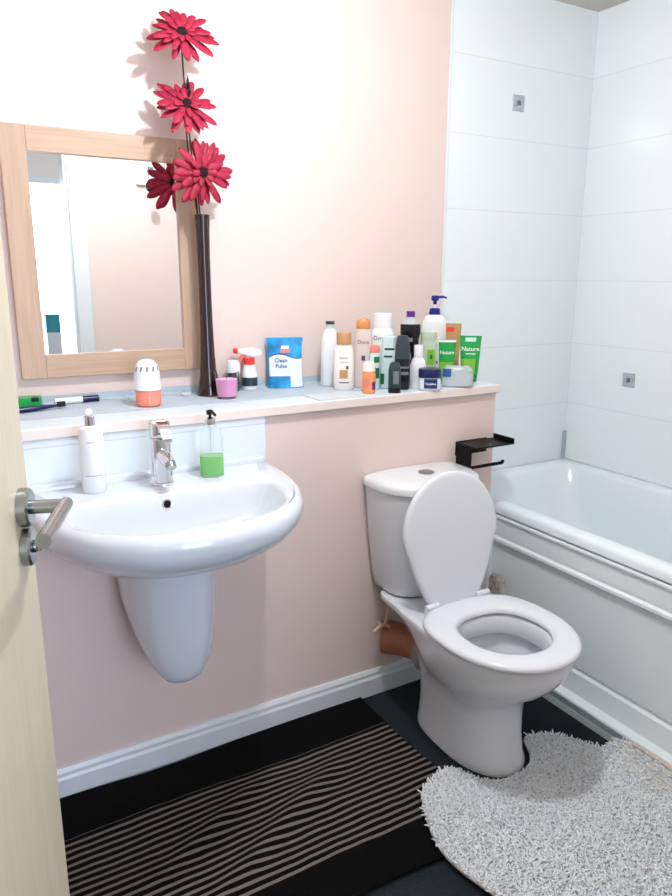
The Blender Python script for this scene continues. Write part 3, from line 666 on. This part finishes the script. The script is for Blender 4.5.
b = MB(); b.tube([(x - 1.25, y + 0.7, rugz(x, y) + 0.012) for x, y in edge], 0.006, 8); b.build('binding', M['piping'], bm)

# ------------------------------------------------------------------ things on the ledge shelf
def at(name, label, cat, x, y, z=None, extra=0.0, group=None): return thing(name, label, cat, (x, y, z if z is not None else (ZS + 0.0018 if y > 0.085 else ZS + 0.0003)), face_cam(x, y, extra), group)
def cap(parent, z, h, r, m, name='cap', rd=None, n=2, top=0.92):
    body([(z, r, rd or r), (z + h - 0.002, r * (0.5 + top / 2), (rd or r) * (0.5 + top / 2)), (z + h, r * (top - .08), (rd or r) * (top - .08))], n).build(name, m, parent)

# 1 tall white bottle with grey cap
t = at('shampoo_bottle', 'tall white bottle with narrow grey cap, leftmost of the bottle cluster', 'bottle', 1.108, 0.225)
body([(0, 0.026, 0.018), (0.004, 0.029, 0.020), (0.11, 0.029, 0.020), (0.15, 0.026, 0.018), (0.17, 0.019, 0.014), (0.178, 0.012, 0.011)], 2.4).build('bottle_body', M['white_pl'], t)
body([(0.1783, 0.0125, 0.0115), (0.192, 0.012, 0.011)], 2).build('neck_ring', M['teal_pale'], t); cap(t, 0.1925, 0.009, 0.0145, M['dgrey_pl'])
patch(0.029, 0.020, 2.4, 0.03, 0.09, 0.012, 0.022, hw1=0.029).build('side_print', M['dgreen'], t)
# 2 tan cap
t = at('body_lotion_bottle', 'white oval bottle with a tan cap and brown fruit print', 'bottle', 1.105, 0.135)
body([(0, 0.026, 0.016), (0.005, 0.030, 0.019), (0.06, 0.031, 0.0195), (0.11, 0.030, 0.019), (0.128, 0.026, 0.017), (0.136, 0.02, 0.015)], 2.4).build('bottle_body', M['cream_pl'], t)
cap(t, 0.1365, 0.037, 0.0225, M['tan'], rd=0.017, top=1.0)
text_mb('lotion', 0.011, 0.095, 0.030, 0.019, 2.4).build('lettering', M['print_dark'], t, smooth=False)
text_mb('body milk', 0.006, 0.084, 0.030, 0.019, 2.4).build('lettering', M['print_dark'], t, smooth=False)
patch(0.031, 0.0195, 2.4, 0.036, 0.062, -0.013, 0.012).build('fruit_print', M['tan'], t); patch(0.031, 0.0195, 2.4, 0.064, 0.074, 0.006, 0.014).build('leaf_print', M['dgreen'], t)
patch(0.031, 0.0195, 2.4, 0.022, 0.025, -0.015, 0.016).build('text_rule', M['print_dark'], t)
# 3 pearl with orange cap
t = at('body_wash_bottle', 'pearly pale bottle with a rounded orange cap behind the small peach bottle', 'bottle', 1.180, 0.145)
body([(0, 0.026, 0.017), (0.004, 0.029, 0.02), (0.15, 0.029, 0.019), (0.165, 0.026, 0.017), (0.18, 0.021, 0.015)], 2.5).build('bottle_body', M['pearl'], t)
body([(0.1805, 0.0205, 0.015), (0.186, 0.0225, 0.016), (0.204, 0.021, 0.0155), (0.211, 0.014, 0.011), (0.213, 0.006, 0.005)], 2.4).build('cap', M['orange_cap'], t)
text_mb('Dove', 0.016, 0.136, 0.029, 0.019, 2.5).build('lettering', M['print_dark'], t, smooth=False)
patch(0.029, 0.02, 2.5, 0.085, 0.10, -0.005, 0.006).build('emblem_print', M['print_dark'], t)
# 4 big white
t = at('talc_bottle', 'large white bottle with a wide white cap and dark script lettering', 'bottle', 1.268, 0.170)
body([(0, 0.034, 0.022), (0.005, 0.037, 0.025), (0.15, 0.037, 0.025), (0.172, 0.033, 0.023), (0.178, 0.028, 0.021)], 2.6).build('bottle_body', M['white_pl'], t)
cap(t, 0.1785, 0.046, 0.029, M['white_pl'], rd=0.022)
text_mb('Dove', 0.019, 0.142, 0.037, 0.025, 2.6, x=-0.008).build('lettering', M['print_dark'], t, smooth=False)
# 5 small peach
t = at('deodorant_bottle', 'small peach roll-on bottle with a pale cap at the shelf front', 'bottle', 1.140, 0.048)
body([(0, 0.018, 0.018), (0.004, 0.020, 0.020), (0.055, 0.020, 0.020), (0.065, 0.0175, 0.0175)]).build('bottle_body', M['peach'], t)
body([(0.0655, 0.0185, 0.0185), (0.088, 0.0165, 0.0165), (0.094, 0.010, 0.010), (0.095, 0.004, 0.004)]).build('cap', M['cream_pl'], t)
patch(0.02, 0.02, 2, 0.02, 0.045, -0.016, 0.002).build('berry_print', M['coral'], t); patch(0.02, 0.02, 2, 0.012, 0.036, 0.010, 0.0185).build('side_print', M['purple'], t)
# 5b coral capped bottle behind
t = at('conditioner_bottle', 'slim bottle with coral cap and dark green label behind the peach bottle', 'bottle', 1.192, 0.098)
body([(0, 0.014, 0.012), (0.003, 0.0155, 0.013), (0.105, 0.0155, 0.013), (0.112, 0.012, 0.011)], 2.4).build('bottle_body', M['teal_pale'], t)
body([(0.1125, 0.015, 0.013), (0.128, 0.015, 0.013), (0.134, 0.011, 0.010)], 2.4).build('cap', M['coral'], t)
patch(0.0155, 0.013, 2.4, 0.034, 0.066, 0.0, 0.0145).build('label', M['dgreen'], t); patch(0.0155, 0.013, 2.4, 0.082, 0.10, -0.002, 0.0145).build('label', M['dgreen'], t)
# 6 pale teal
t = at('mouthwash_bottle', 'pale teal squared bottle with dark banded label behind charcoal bottles', 'bottle', 1.244, 0.100)
body([(0, 0.023, 0.014), (0.004, 0.0255, 0.016), (0.118, 0.0245, 0.0155), (0.13, 0.021, 0.014), (0.156, 0.022, 0.014), (0.158, 0.02, 0.012)], 3).build('bottle_body', M['teal_pale'], t)
patch(0.0253, 0.0158, 3, 0.118, 0.1235, -0.012, 0.018, hw1=0.0245, hd1=0.0155).build('label_band', M['black_pl'], t); patch(0.0253, 0.0158, 3, 0.095, 0.101, -0.014, 0.012).build('label_band', M['slate_pl'], t)
patch(0.0255, 0.016, 3, 0.012, 0.045, -0.0235, -0.012).build('label', M['dgreen'], t)
# 7 charcoal w/ grey cap
t = at('aftershave_bottle', 'charcoal bottle with a tall smoky grey cap, behind the short dark one', 'bottle', 1.268, 0.060)
body([(0, 0.021, 0.015), (0.004, 0.0235, 0.017), (0.088, 0.0235, 0.017), (0.093, 0.021, 0.015)], 3).build('bottle_body', M['black_pl'], t)
body([(0.0935, 0.0235, 0.017), (0.13, 0.022, 0.016), (0.152, 0.019, 0.0145), (0.162, 0.0165, 0.013), (0.164, 0.014, 0.011)], 3).build('cap', M['dgrey_pl'], t)
patch(0.0235, 0.017, 3, 0.046, 0.056, -0.006, 0.02).build('label_band', M['grey_pl'], t); patch(0.0235, 0.017, 3, 0.066, 0.072, -0.006, 0.02).build('label_band', M['grey_pl'], t)
# 8 short dark
t = at('shower_gel_bottle', 'short dark slate bottle at the very front of the shelf', 'bottle', 1.210, 0.016)
body([(0, 0.016, 0.012), (0.003, 0.0185, 0.014), (0.07, 0.0185, 0.014), (0.082, 0.016, 0.0125), (0.090, 0.012, 0.010), (0.092, 0.008, 0.007)], 3).build('bottle_body', M['slate_pl'], t)
MB().loft([sect(0.019, 0.0145, 3, 36, z) for z in (0.001, 0.016)]).build('cap', M['black_pl'], t); patch(0.0185, 0.014, 3, 0.028, 0.066, -0.004, 0.013).build('label', M['grey_pl'], t)
# 9 tall black with purple cap
t = at('hair_treatment_bottle', 'tall black-labelled bottle with a purple cap at the back of the cluster', 'bottle', 1.350, 0.135)
body([(0, 0.025, 0.017), (0.004, 0.028, 0.019), (0.145, 0.0275, 0.019), (0.16, 0.032, 0.021), (0.187, 0.032, 0.021), (0.19, 0.030, 0.02)], 3).build('bottle_body', M['black_pl'], t)
body([(0.1905, 0.029, 0.0195), (0.202, 0.018, 0.014), (0.212, 0.013, 0.012)], 2.4).build('shoulder', M['film'], t); cap(t, 0.2125, 0.018, 0.0135, M['purple'], top=1.0)
patch(0.0278, 0.019, 3, 0.148 - 0.012, 0.148, -0.006, 0.008).build('emblem_print', M['grey_pl'], t); patch(0.028, 0.019, 3, 0.08, 0.10, -0.012, 0.004).build('label', M['grey_pl'], t)
# 10 white small
t = at('travel_bottle', 'small plain white bottle left of the navy-lidded jar', 'bottle', 1.330, 0.062)
body([(0, 0.021, 0.017), (0.004, 0.0245, 0.019), (0.07, 0.0245, 0.019), (0.088, 0.019, 0.0155), (0.096, 0.0125, 0.012)], 2.2).build('bottle_body', M['white_pl'], t); cap(t, 0.0965, 0.036, 0.014, M['white_pl'], top=1.0)
# 11 big white pump
t = at('hand_wash_bottle', 'large white bottle with a royal blue pump, tallest on the shelf', 'bottle', 1.543, 0.262)
body([(0, 0.040, 0.025), (0.005, 0.043, 0.028), (0.15, 0.043, 0.028), (0.185, 0.040, 0.026), (0.203, 0.03, 0.022), (0.209, 0.018, 0.016)], 2.5).build('bottle_body', M['white_pl'], t)
body([(0.2092, 0.020, 0.018), (0.229, 0.0165, 0.0155), (0.231, 0.012, 0.012)], 2).build('pump_collar', M['royal'], t)
b = MB(); b.lathe([(0, 0.2312), (0.0042, 0.2312), (0.0042, 0.243)], n=14, cap0=False, cap1=False); b.build('pump_stem', M['white_pl'], t)
b = MB(); b.lathe([(0, 0.2432), (0.006, 0.2432), (0.0065, 0.254), (0.013, 0.258), (0.013, 0.270), (0.010, 0.273), (0, 0.273)], n=20, cap0=False, cap1=False); b.tube([(0, 0, 0.267), (0.026, 0, 0.269), (0.040, 0, 0.265)], [0.005, 0.0042, 0.003], 10); b.build('pump_head', M['royal'], t)
patch(0.043, 0.028, 2.5, 0.128, 0.14, -0.010, 0.0).build('leaf_print', M['dgreen'], t); patch(0.043, 0.028, 2.5, 0.042, 0.052, -0.012, 0.016).build('label_band', M['navy'], t); patch(0.043, 0.028, 2.5, 0.058, 0.11, -0.014, 0.016).build('label', M['teal_pale'], t)
# 12 pale green clear
t = at('micellar_water_bottle', 'pale green translucent bottle in front of the large pump bottle', 'bottle', 1.408, 0.115)
body([(0, 0.024, 0.017), (0.004, 0.027, 0.019), (0.125, 0.027, 0.019), (0.14, 0.024, 0.017), (0.1405, 0.026, 0.018), (0.164, 0.026, 0.018), (0.166, 0.024, 0.016)], 2.8).build('bottle_body', M['clear_green'], t)
patch(0.027, 0.019, 2.8, 0.062, 0.11, -0.003, 0.022).build('label', M['lime'], t); patch(0.027, 0.019, 2.8, 0.03, 0.05, 0.004, 0.024).build('label', M['dgreen'], t); patch(0.027, 0.019, 2.8, 0.08, 0.094, 0.006, 0.014, 0.0009).build('leaf_print', M['dgreen'], t)
# tubes
def tube_thing(name, label, x, y, w, h, mm, caph, m_cap, extra=0.0, lean=0.0):
    t = at(name, label, 'tube', x, y, extra=extra)
    body([(0, w * 0.36, w * 0.3), (caph - 0.002, w * 0.38, w * 0.31), (caph, w * 0.36, w * 0.29)], 2).build('cap', m_cap, t)
    rg = []
    for i in range(9):
        f = i / 8; rg.append(sect(w * (0.40 + 0.10 * f), max(0.0014, w * 0.30 * (1 - f) ** 0.8), 2.2, 36, caph + 0.0004 + (h - caph) * f))
    MB().loft(rg).build('tube_body', mm, t); return t
def tube_front(w, caph, h, z):
    f = (z - caph) / (h - caph); return w * (0.40 + 0.10 * f), max(0.0014, w * 0.30 * (1 - f) ** 0.8)
def tube_patch(t, w, caph, h, z0, z1, x0, x1, m, name, off=0.0008):
    rg = []
    for i in range(9):
        z = z0 + (z1 - z0) * i / 8; W, Dp = tube_front(w, caph, h, z)
        rg.append([(x0 * W + (x1 - x0) * W * k / 12, -Dp * max(0, 1 - abs(x0 + (x1 - x0) * k / 12) ** 2.2) ** (1 / 2.2) - off, z) for k in range(13)])
    MB().loft(rg, False, False, closed=False).build(name, m, t)
def tube_text(t, s, size, z, w, caph, h, m, bold=0.0003):
    W, Dp = tube_front(w, caph, h, z); mb = text_mb(s, size, z, W, Dp, 2.2, bold=bold, off=0.0012); mb.build('lettering', m, t, smooth=False)
t = tube_thing('face_wash_tube', 'smaller green tube with a white crimped top edge, left of the larger green tube', 1.491, 0.122, 0.058, 0.136, M['green'], 0.02, M['dgreen'])
tube_patch(t, 0.058, 0.02, 0.136, 0.128, 0.1355, -0.97, 0.97, M['white_pl'], 'crimped_edge'); tube_patch(t, 0.058, 0.02, 0.136, 0.03, 0.064, -0.9, 0.9, M['lime'], 'lower_print'); tube_text(t, 'Nature', 0.016, 0.09, 0.058, 0.02, 0.136, M['print_white'])
t = tube_thing('face_mask_tube', 'larger green tube standing rightmost on the ledge shelf', 1.560, 0.088, 0.070, 0.148, M['green'], 0.022, M['dgreen'])
tube_patch(t, 0.070, 0.022, 0.148, 0.13, 0.143, -0.5, 0.5, M['teal_pale'], 'top_print', 0.0008); tube_patch(t, 0.070, 0.022, 0.148, 0.03, 0.074, -0.9, 0.6, M['lime'], 'lower_print'); tube_text(t, 'Nature', 0.02, 0.1, 0.070, 0.022, 0.148, M['print_white']); tube_patch(t, 0.070, 0.022, 0.148, 0.089, 0.092, -0.45, 0.55, M['print_white'], 'text_rule')
t = tube_thing('hand_cream_tube', 'tan tube with a red mark behind the two green tubes', 1.566, 0.185, 0.052, 0.182, M['tan'], 0.02, M['white_pl'])
tube_patch(t, 0.052, 0.02, 0.182, 0.155, 0.170, -0.95, 0.1, M['red'], 'red_print')
# jar
t = at('petroleum_jelly_jar', 'squat clear jar with a navy lid and blue oval label at the shelf front', 'jar', 1.336, 0.010)
body([(0, 0.028, 0.024), (0.004, 0.033, 0.028), (0.032, 0.034, 0.029), (0.039, 0.031, 0.027)], 2.6).build('jar_body', M['foil_lt'], t)
body([(0.0395, 0.034, 0.029), (0.062, 0.0345, 0.0295), (0.065, 0.033, 0.028), (0.066, 0.030, 0.025)], 2.6).build('lid', M['navy'], t)
patch(0.0338, 0.0288, 2.6, 0.008, 0.037, -0.016, 0.024, 0.0008).build('label', M['navy_lbl'], t); text_mb('Vaseline', 0.0095, 0.019, 0.0338, 0.0288, 2.6, x=0.004, off=0.0016, bold=0.0002).build('lettering', M['print_white'], t, smooth=False)
# clear pack
random.seed(3)
t = at('cotton_pad_pack', 'crinkled clear film pack with a blue corner print, right of the navy-lidded jar', 'pack', 1.452, 0.018)
rg = []
for i, (z, hw, hd) in enumerate(((0, 0.043, 0.020), (0.006, 0.048, 0.024), (0.03, 0.049, 0.025), (0.05, 0.046, 0.022), (0.060, 0.040, 0.016), (0.066, 0.036, 0.008))):
    rg.append([(x + random.uniform(-.0015, .0015), y + random.uniform(-.0015, .0015), z + (random.uniform(-.003, .003) if i else 0)) for x, y, _ in sect(hw, hd, 4, 36)])
MB().loft(rg).build('film_wrap', M['film'], t, auto=25)
rg = [sect(hw, hd, 4, 36, z) for z, hw, hd in ((0.002, 0.038, 0.016), (0.005, 0.042, 0.019), (0.03, 0.042, 0.019), (0.034, 0.040, 0.017))]
MB().loft(rg).build('cotton_pads', M['white_pl'], t); patch(0.049, 0.026, 4, 0.034, 0.058, -0.046, -0.020, 0.0015, hw1=0.047, hd1=0.021).build('corner_print', M['print_blue'], t)
# pouch
t = at('wipes_pouch', 'bright blue and white foil pouch standing against the wall side of the shelf', 'pouch', 0.970, 0.262, z=ZS + 0.0018, extra=0.12)
rg = []; NZ = 14
for i in range(NZ + 1):
    f = i / NZ; hw = 0.056 - 0.003 * math.sin(PI * f) + (0.0015 if f > .9 else 0); hd = max(0.0016, 0.020 * (1 - f) ** 0.7)
    rg.append([(x, y + 0.02 * f, z) for x, y, z in sect(hw, hd, 2.6, 40, 0.152 * f)])
MB().loft(rg).build('pouch_body', M['blue_foil'], t)
def pf_y(x, f):
    hw = 0.056 - 0.003 * math.sin(PI * f) + (0.0015 if f > .9 else 0); hd = max(0.0016, 0.020 * (1 - f) ** 0.7)
    return 0.02 * f - hd * max(0, 1 - min(1, abs(x / hw)) ** 2.6) ** (1 / 2.6)
def pouch_patch(lo_, hi_, x0, x1, off, name, m):
    rows = []
    for i in range(9):
        rows.append([(x, pf_y(x, (lo_(x) + (hi_(x) - lo_(x)) * i / 8) / 0.152) - off, lo_(x) + (hi_(x) - lo_(x)) * i / 8) for x in [x0 + (x1 - x0) * k / 20 for k in range(21)]])
    MB().loft(rows, False, False, closed=False).build(name, m, t)
pouch_patch(lambda x: 0.036, lambda x: 0.094 + 0.007 * math.cos(x * 55 + 1.0), -0.050, 0.052, 0.0010, 'white_panel', M['foil_lt'])
pouch_patch(lambda x: 0.003, lambda x: 0.060, 0.014, 0.052, 0.0013, 'white_panel', M['foil_lt'])
pouch_patch(lambda x: 0.0945 + 0.007 * math.cos(x * 55 + 1.0), lambda x: 0.0975 + 0.008 * math.cos(x * 55 + 1.0), -0.050, 0.052, 0.0016, 'wave_line', M['foil_dark'])
pouch_patch(lambda x: 0.107, lambda x: 0.120, -0.014, 0.014, 0.0016, 'window_print', M['coral'])
pouch_patch(lambda x: 0.118, lambda x: 0.128, -0.012, 0.012, 0.0018, 'logo_print', M['foil_lt'])
for s_, z_ in (('Clean', 0.078), ('Pulse', 0.061)):
    mb = text_mb(s_, 0.017, z_, y=0, x=-0.014, bold=0.0004); mb.v = [(x, pf_y(x, z / 0.152) - 0.0018, z) for x, y, z in mb.v]; mb.build('lettering', M['print_blue'], t, smooth=False)
# spray bottle
t = at('spray_bottle', 'white trigger spray bottle with red collar and navy label band', 'spray bottle', 0.856, 0.278, z=ZS + 0.0018)
body([(0, 0.021, 0.019), (0.004, 0.0235, 0.021), (0.045, 0.0235, 0.021), (0.06, 0.021, 0.019), (0.076, 0.015, 0.014)], 2.2).build('bottle_body', M['white_pl'], t)
MB().loft([sect(0.0238, 0.0213, 2.2, 36, z) for z in (0.012, 0.038)], False, False).build('label_band', M['slate_pl'], t)
body([(0.0765, 0.0165, 0.0165), (0.096, 0.0165, 0.0165)], 2).build('collar', M['red'], t)
b = MB(); b.loft([[(x, y * wd, z) for y, z in ((-1, z0), (1, z0), (1, z1), (-1, z1))] for x, z0, z1, wd in ((-0.034, 0.112, 0.122, 0.007), (-0.015, 0.106, 0.125, 0.009), (0.012, 0.098, 0.126, 0.0115), (0.030, 0.102, 0.121, 0.0105), (0.038, 0.106, 0.115, 0.008))]); b.build('spray_head', M['white_pl'], t, bevel=0.003)
b = MB(); b.tube([(-0.034, 0, 0.117), (-0.048, 0, 0.117)], [0.0085, 0.0075], 14); b.build('nozzle', M['red'], t)
b = MB(); b.tube([(-0.012, 0, 0.106), (-0.022, 0, 0.098), (-0.028, 0, 0.085), (-0.036, 0, 0.072)], [0.007, 0.007, 0.006, 0.005], 10); b.build('trigger', M['coral'], t)
# small white bottle behind candle
t = at('roll_on_bottle', 'small white capped bottle behind the pink candle', 'bottle', 0.802, 0.276, z=ZS + 0.0018)
body([(0, 0.018, 0.018), (0.05, 0.018, 0.018), (0.056, 0.016, 0.016)]).build('bottle_body', M['dgrey_pl'], t); body([(0.0565, 0.0215, 0.0215), (0.082, 0.021, 0.021), (0.09, 0.017, 0.017), (0.092, 0.012, 0.012)]).build('cap', M['white_pl'], t)
# candle
t = at('candle_glass', 'pink candle in a clear glass tumbler beside the dark vase', 'candle', 0.737, 0.165)
b = MB(); b.lathe([(0, 0), (0.028, 0), (0.0355, 0.075), (0.0335, 0.075), (0.0265, 0.006), (0, 0.006)], n=32, cap0=False, cap1=False); b.build('glass_tumbler', M['glass'], t)
b = MB(); b.lathe([(0, 0.0065), (0.0264, 0.0065), (0.0310, 0.054), (0, 0.054)], n=32, cap0=False, cap1=False); b.build('wax', M['pink_wax'], t)
b = MB(); b.tube([(0, 0, 0.054), (0.001, 0, 0.063)], 0.001, 6); b.build('wick', M['stem'], t)
# air freshener
t = at('air_freshener', 'white domed air freshener over a coral gel base, below the mirror', 'air freshener', 0.510, 0.155)
b = MB(); b.lathe([(0, 0), (0.029, 0), (0.033, 0.004), (0.033, 0.04), (0.031, 0.043), (0, 0.043)], n=32, cap0=False, cap1=False); b.build('gel_base', M['coral_gel'], t)
b = MB(); b.lathe([(0, 0.0435), (0.0345, 0.0435), (0.0345, 0.052), (0.0325, 0.09), (0.028, 0.108), (0.02, 0.119), (0.01, 0.123), (0, 0.1235)], n=32, cap0=False, cap1=False); b.build('dome', M['white_pl'], t)
b = MB()
for row, (z0, r0, z1, r1) in enumerate(((0.094, 0.0322, 0.106, 0.0292),)):
    for k in range(12):
        a = 2 * PI * k / 12
        b.add([((r0 + .0006) * math.cos(a - .10), (r0 + .0006) * math.sin(a - .10), z0), ((r0 + .0006) * math.cos(a + .06), (r0 + .0006) * math.sin(a + .06), z0), ((r1 + .0006) * math.cos(a + .16), (r1 + .0006) * math.sin(a + .16), z1), ((r1 + .0006) * math.cos(a - .02), (r1 + .0006) * math.sin(a - .02), z1)], [(0, 1, 2, 3)])
b.build('vent_slots', M['grey_pl'], t)
# left end small items
t = thing('toothpaste_box', 'small green carton lying at the left end of the shelf', 'carton', (0.205, 0.278, ZS + 0.0018), R(-8))
MB().box((-0.055, -0.022, 0), (0.055, 0.022, 0.028)).build('carton', M['green'], t, smooth=False, bevel=0.001); MB().box((0.03, -0.0226, 0.018), (0.048, 0.0, 0.0286)).build('dark_print', M['black_pl'], t, smooth=False)
t = thing('toothbrush', 'navy and white toothbrush lying at the left shelf end before the green carton', 'toothbrush', (0.213, 0.205, ZS + 0.0018), R(14))
b = MB(); b.loft([[(x, w * math.cos(a), 0.008 + h * math.sin(a)) for a in [2 * PI * k / 12 for k in range(12)]] for x, w, h in ((-0.05, 0.006, 0.005), (-0.02, 0.009, 0.0075), (0.02, 0.009, 0.0075), (0.05, 0.0065, 0.0055), (0.08, 0.003, 0.003), (0.095, 0.0025, 0.0025))]); b.build('handle', M['navy'], t)
b = MB(); b.loft([[(x, w * math.cos(a), 0.0085 + h * math.sin(a)) for a in [2 * PI * k / 12 for k in range(12)]] for x, w, h in ((-0.052, 0.0063, 0.0053), (-0.040, 0.0078, 0.0068), (-0.034, 0.0082, 0.0071))]); b.build('handle_end', M['white_pl'], t)
b = MB(); b.box((0.078, -0.005, 0.004), (0.10, 0.005, 0.007)); b.box((0.08, -0.0045, 0.007), (0.099, 0.0045, 0.017)); b.build('bristles', M['stem'], t, smooth=False)
t = thing('lip_balm_tube', 'small white and navy capped tube lying on the liner under the mirror', 'tube', (0.352, 0.283, ZS + 0.0018), R(4))
b = MB(); b.tube([(-0.06, 0, 0.009), (0.012, 0, 0.009)], 0.0088, 16); b.build('tube_body', M['white_pl'], t)
b = MB(); b.tube([(0.0125, 0, 0.009), (0.056, 0, 0.009)], 0.009, 16); b.build('cap', M['navy'], t)
random.seed(9)
def crinkle(name, label, cat, x, y, r, h, m):
    b = MB(); rg = []
    for i in range(5):
        f = i / 4; rr = r * (0.9 + 0.3 * math.sin(PI * f)) * (1 - 0.4 * f)
        rg.append([((rr + random.uniform(-.2, .2) * r) * math.cos(a) * 1.5, (rr + random.uniform(-.2, .2) * r) * math.sin(a), h * f) for a in [2 * PI * k / 14 for k in range(14)]])
    b.loft(rg); o = b.build(name, m, loc=(x, y, ZS + 0.0018), auto=20); tag(o, label, cat)
crinkle('hair_clip', 'tiny clear plastic clip left of the air freshener', 'clip', 0.475, 0.262, 0.007, 0.008, M['film'])
crinkle('plastic_wrapper', 'crumpled clear wrapper left of the dark vase', 'wrapper', 0.648, 0.262, 0.012, 0.012, M['film'])

# ------------------------------------------------------------------ room fittings seen in the mirror, and the lamp
LX, LY = 0.78, -0.60
t = thing('ceiling_light', 'round glass ceiling light in the middle of the bathroom ceiling', 'ceiling light', (LX, LY, ZC - 0.001))
b = MB(); b.lathe([(0, 0), (0.085, 0), (0.085, -0.016), (0.07, -0.02), (0, -0.02)], n=32, cap0=False, cap1=False); b.build('base', M['white_pl'], t)
b = MB(); b.lathe([(0.068, -0.0205), (0.068, -0.03), (0.06, -0.055), (0.04, -0.072), (0.02, -0.079), (0.0, -0.08)], n=32, cap0=False, cap1=False); b.build('glass_dome', M['lamp'], t)
t = thing('pull_cord', 'ceiling pull cord with a dark heart-shaped knob seen in the mirror', 'pull cord', (1.026, -1.2, ZC - 0.001))
b = MB(); b.lathe([(0, 0), (0.03, 0), (0.03, -0.02), (0.01, -0.028), (0, -0.028)], n=24, cap0=False, cap1=False); b.build('switch_housing', M['white_pl'], t)
b = MB(); b.tube([(0, 0, -0.026), (0, 0, -0.51)], 0.0016, 8); b.build('cord', M['stem'], t)
b = MB(); b.lathe([(0, -0.505), (0.006, -0.507), (0.016, -0.52), (0.018, -0.532), (0.012, -0.548), (0.0, -0.560)], n=20, cap0=False, cap1=False); b.build('knob', M['black_pl'], t)
t = thing('isolator_switch', 'white square switch box on the door wall seen in the mirror', 'switch', (1.085, YD, 1.748))
MB().box((-0.07, 0.0005, 0), (0.07, 0.03, 0.14)).build('switch_box', M['white_pl'], t, smooth=False, bevel=0.004)
MB().box((-0.014, 0.03, 0.055), (0.014, 0.036, 0.085)).build('rocker', M['grey_pl'], t, smooth=False, bevel=0.002)

pl_ = bpy.data.lights.new('ceiling_bulb', 'POINT'); pl_.energy = 27; pl_.color = (0.93, 0.97, 1.0); pl_.shadow_soft_size = 0.028
po = bpy.data.objects.new('ceiling_bulb', pl_); C.objects.link(po); po.location = (LX, LY, ZC - 0.15)
t = thing('hall_cabinet', 'narrow white cabinet with a teal top panel in the hall, seen in the mirror', 'cabinet', (0.86, -3.40, 0))
MB().box((-0.05, -0.12, 0.02), (0.05, 0.12, 0.90)).build('carcass', M['white_gloss'], t, smooth=False, bevel=0.003)
MB().box((-0.05, -0.12, 0.9005), (0.05, 0.12, 1.03)).build('top_panel', M['teal_panel'], t, smooth=False, bevel=0.003)
MB().box((-0.045, -0.11, 0.0), (0.045, 0.11, 0.0195)).build('kick_plate', M['grey_pl'], t, smooth=False)
# daylight entering the hall window
ld = bpy.data.lights.new('window_daylight', 'AREA'); ld.shape = 'RECTANGLE'; ld.size = WX1 - WX0 - 0.1; ld.size_y = WZ1 - WZ0 - 0.1; ld.energy = 12; ld.color = (0.80, 0.90, 1.0)
lo_ = bpy.data.objects.new('window_daylight', ld); C.objects.link(lo_); lo_.location = ((WX0 + WX1) / 2, -3.58, (WZ0 + WZ1) / 2); lo_.rotation_euler = (R(90), 0, PI)
lo_.rotation_euler = Vector((0, 1, 0)).to_track_quat('-Z', 'Y').to_euler()

w = bpy.data.worlds.new('world'); bpy.context.scene.world = w; w.use_nodes = True
bg = w.node_tree.nodes['Background']; bg.inputs[0].default_value = (0.75, 0.85, 1.0, 1); bg.inputs[1].default_value = 0.5

vs_ = bpy.context.scene.view_settings
vs_.view_transform = 'Standard'; vs_.look = 'None'; vs_.gamma = 1.0; vs_.use_curve_mapping = False; vs_.exposure = 0.41

# small pieces belong to the part that carries them (thing > part > sub-part)
CARRY = [('lettering', ('bottle_body', 'tube_body', 'jar_body', 'pouch_body')), ('label', ('bottle_body', 'jar_body')), ('label_band', ('bottle_body',)), ('label_rule', ('bottle_body',)), ('text_rule', ('bottle_body', 'tube_body')),
         ('side_print', ('bottle_body',)), ('fruit_print', ('bottle_body',)), ('leaf_print', ('bottle_body',)), ('emblem_print', ('bottle_body',)), ('berry_print', ('bottle_body',)), ('lower_print', ('tube_body',)), ('top_print', ('tube_body',)),
         ('red_print', ('tube_body',)), ('crimped_edge', ('tube_body',)), ('corner_print', ('film_wrap',)), ('white_panel', ('pouch_body',)), ('wave_line', ('pouch_body',)), ('window_print', ('pouch_body',)), ('logo_print', ('pouch_body',)),
         ('pump_head', ('pump_collar',)), ('pump_stem', ('pump_collar',)), ('nozzle', ('spray_head',)), ('trigger', ('spray_head',)), ('hinge', ('seat',)), ('cistern_lid', ('cistern',)), ('flush_button', ('cistern',)), ('overflow_ring', ('basin',)), ('overflow_hole', ('basin',)), ('drain', ('basin',)),
         ('aerator', ('spout',)), ('vent_slots', ('dome',)), ('wick', ('wax',)), ('flower_centre', ('petals',)), ('knob', ('cord',)), ('binding', ('backing',)), ('rocker', ('switch_box',)), ('dark_print', ('carton',)), ('handle_end', ('handle',))]
base = lambda o: o.name.split('.')[0]
for root in [o for o in bpy.data.objects if o.type == 'EMPTY' and o.parent is None]:
    kids = [o for o in bpy.data.objects if o.parent == root]
    for o in kids:
        for nm, hosts in CARRY:
            if base(o) == nm:
                h = [k for k in kids if base(k) in hosts and k is not o]
                if h: o.parent = h[0]
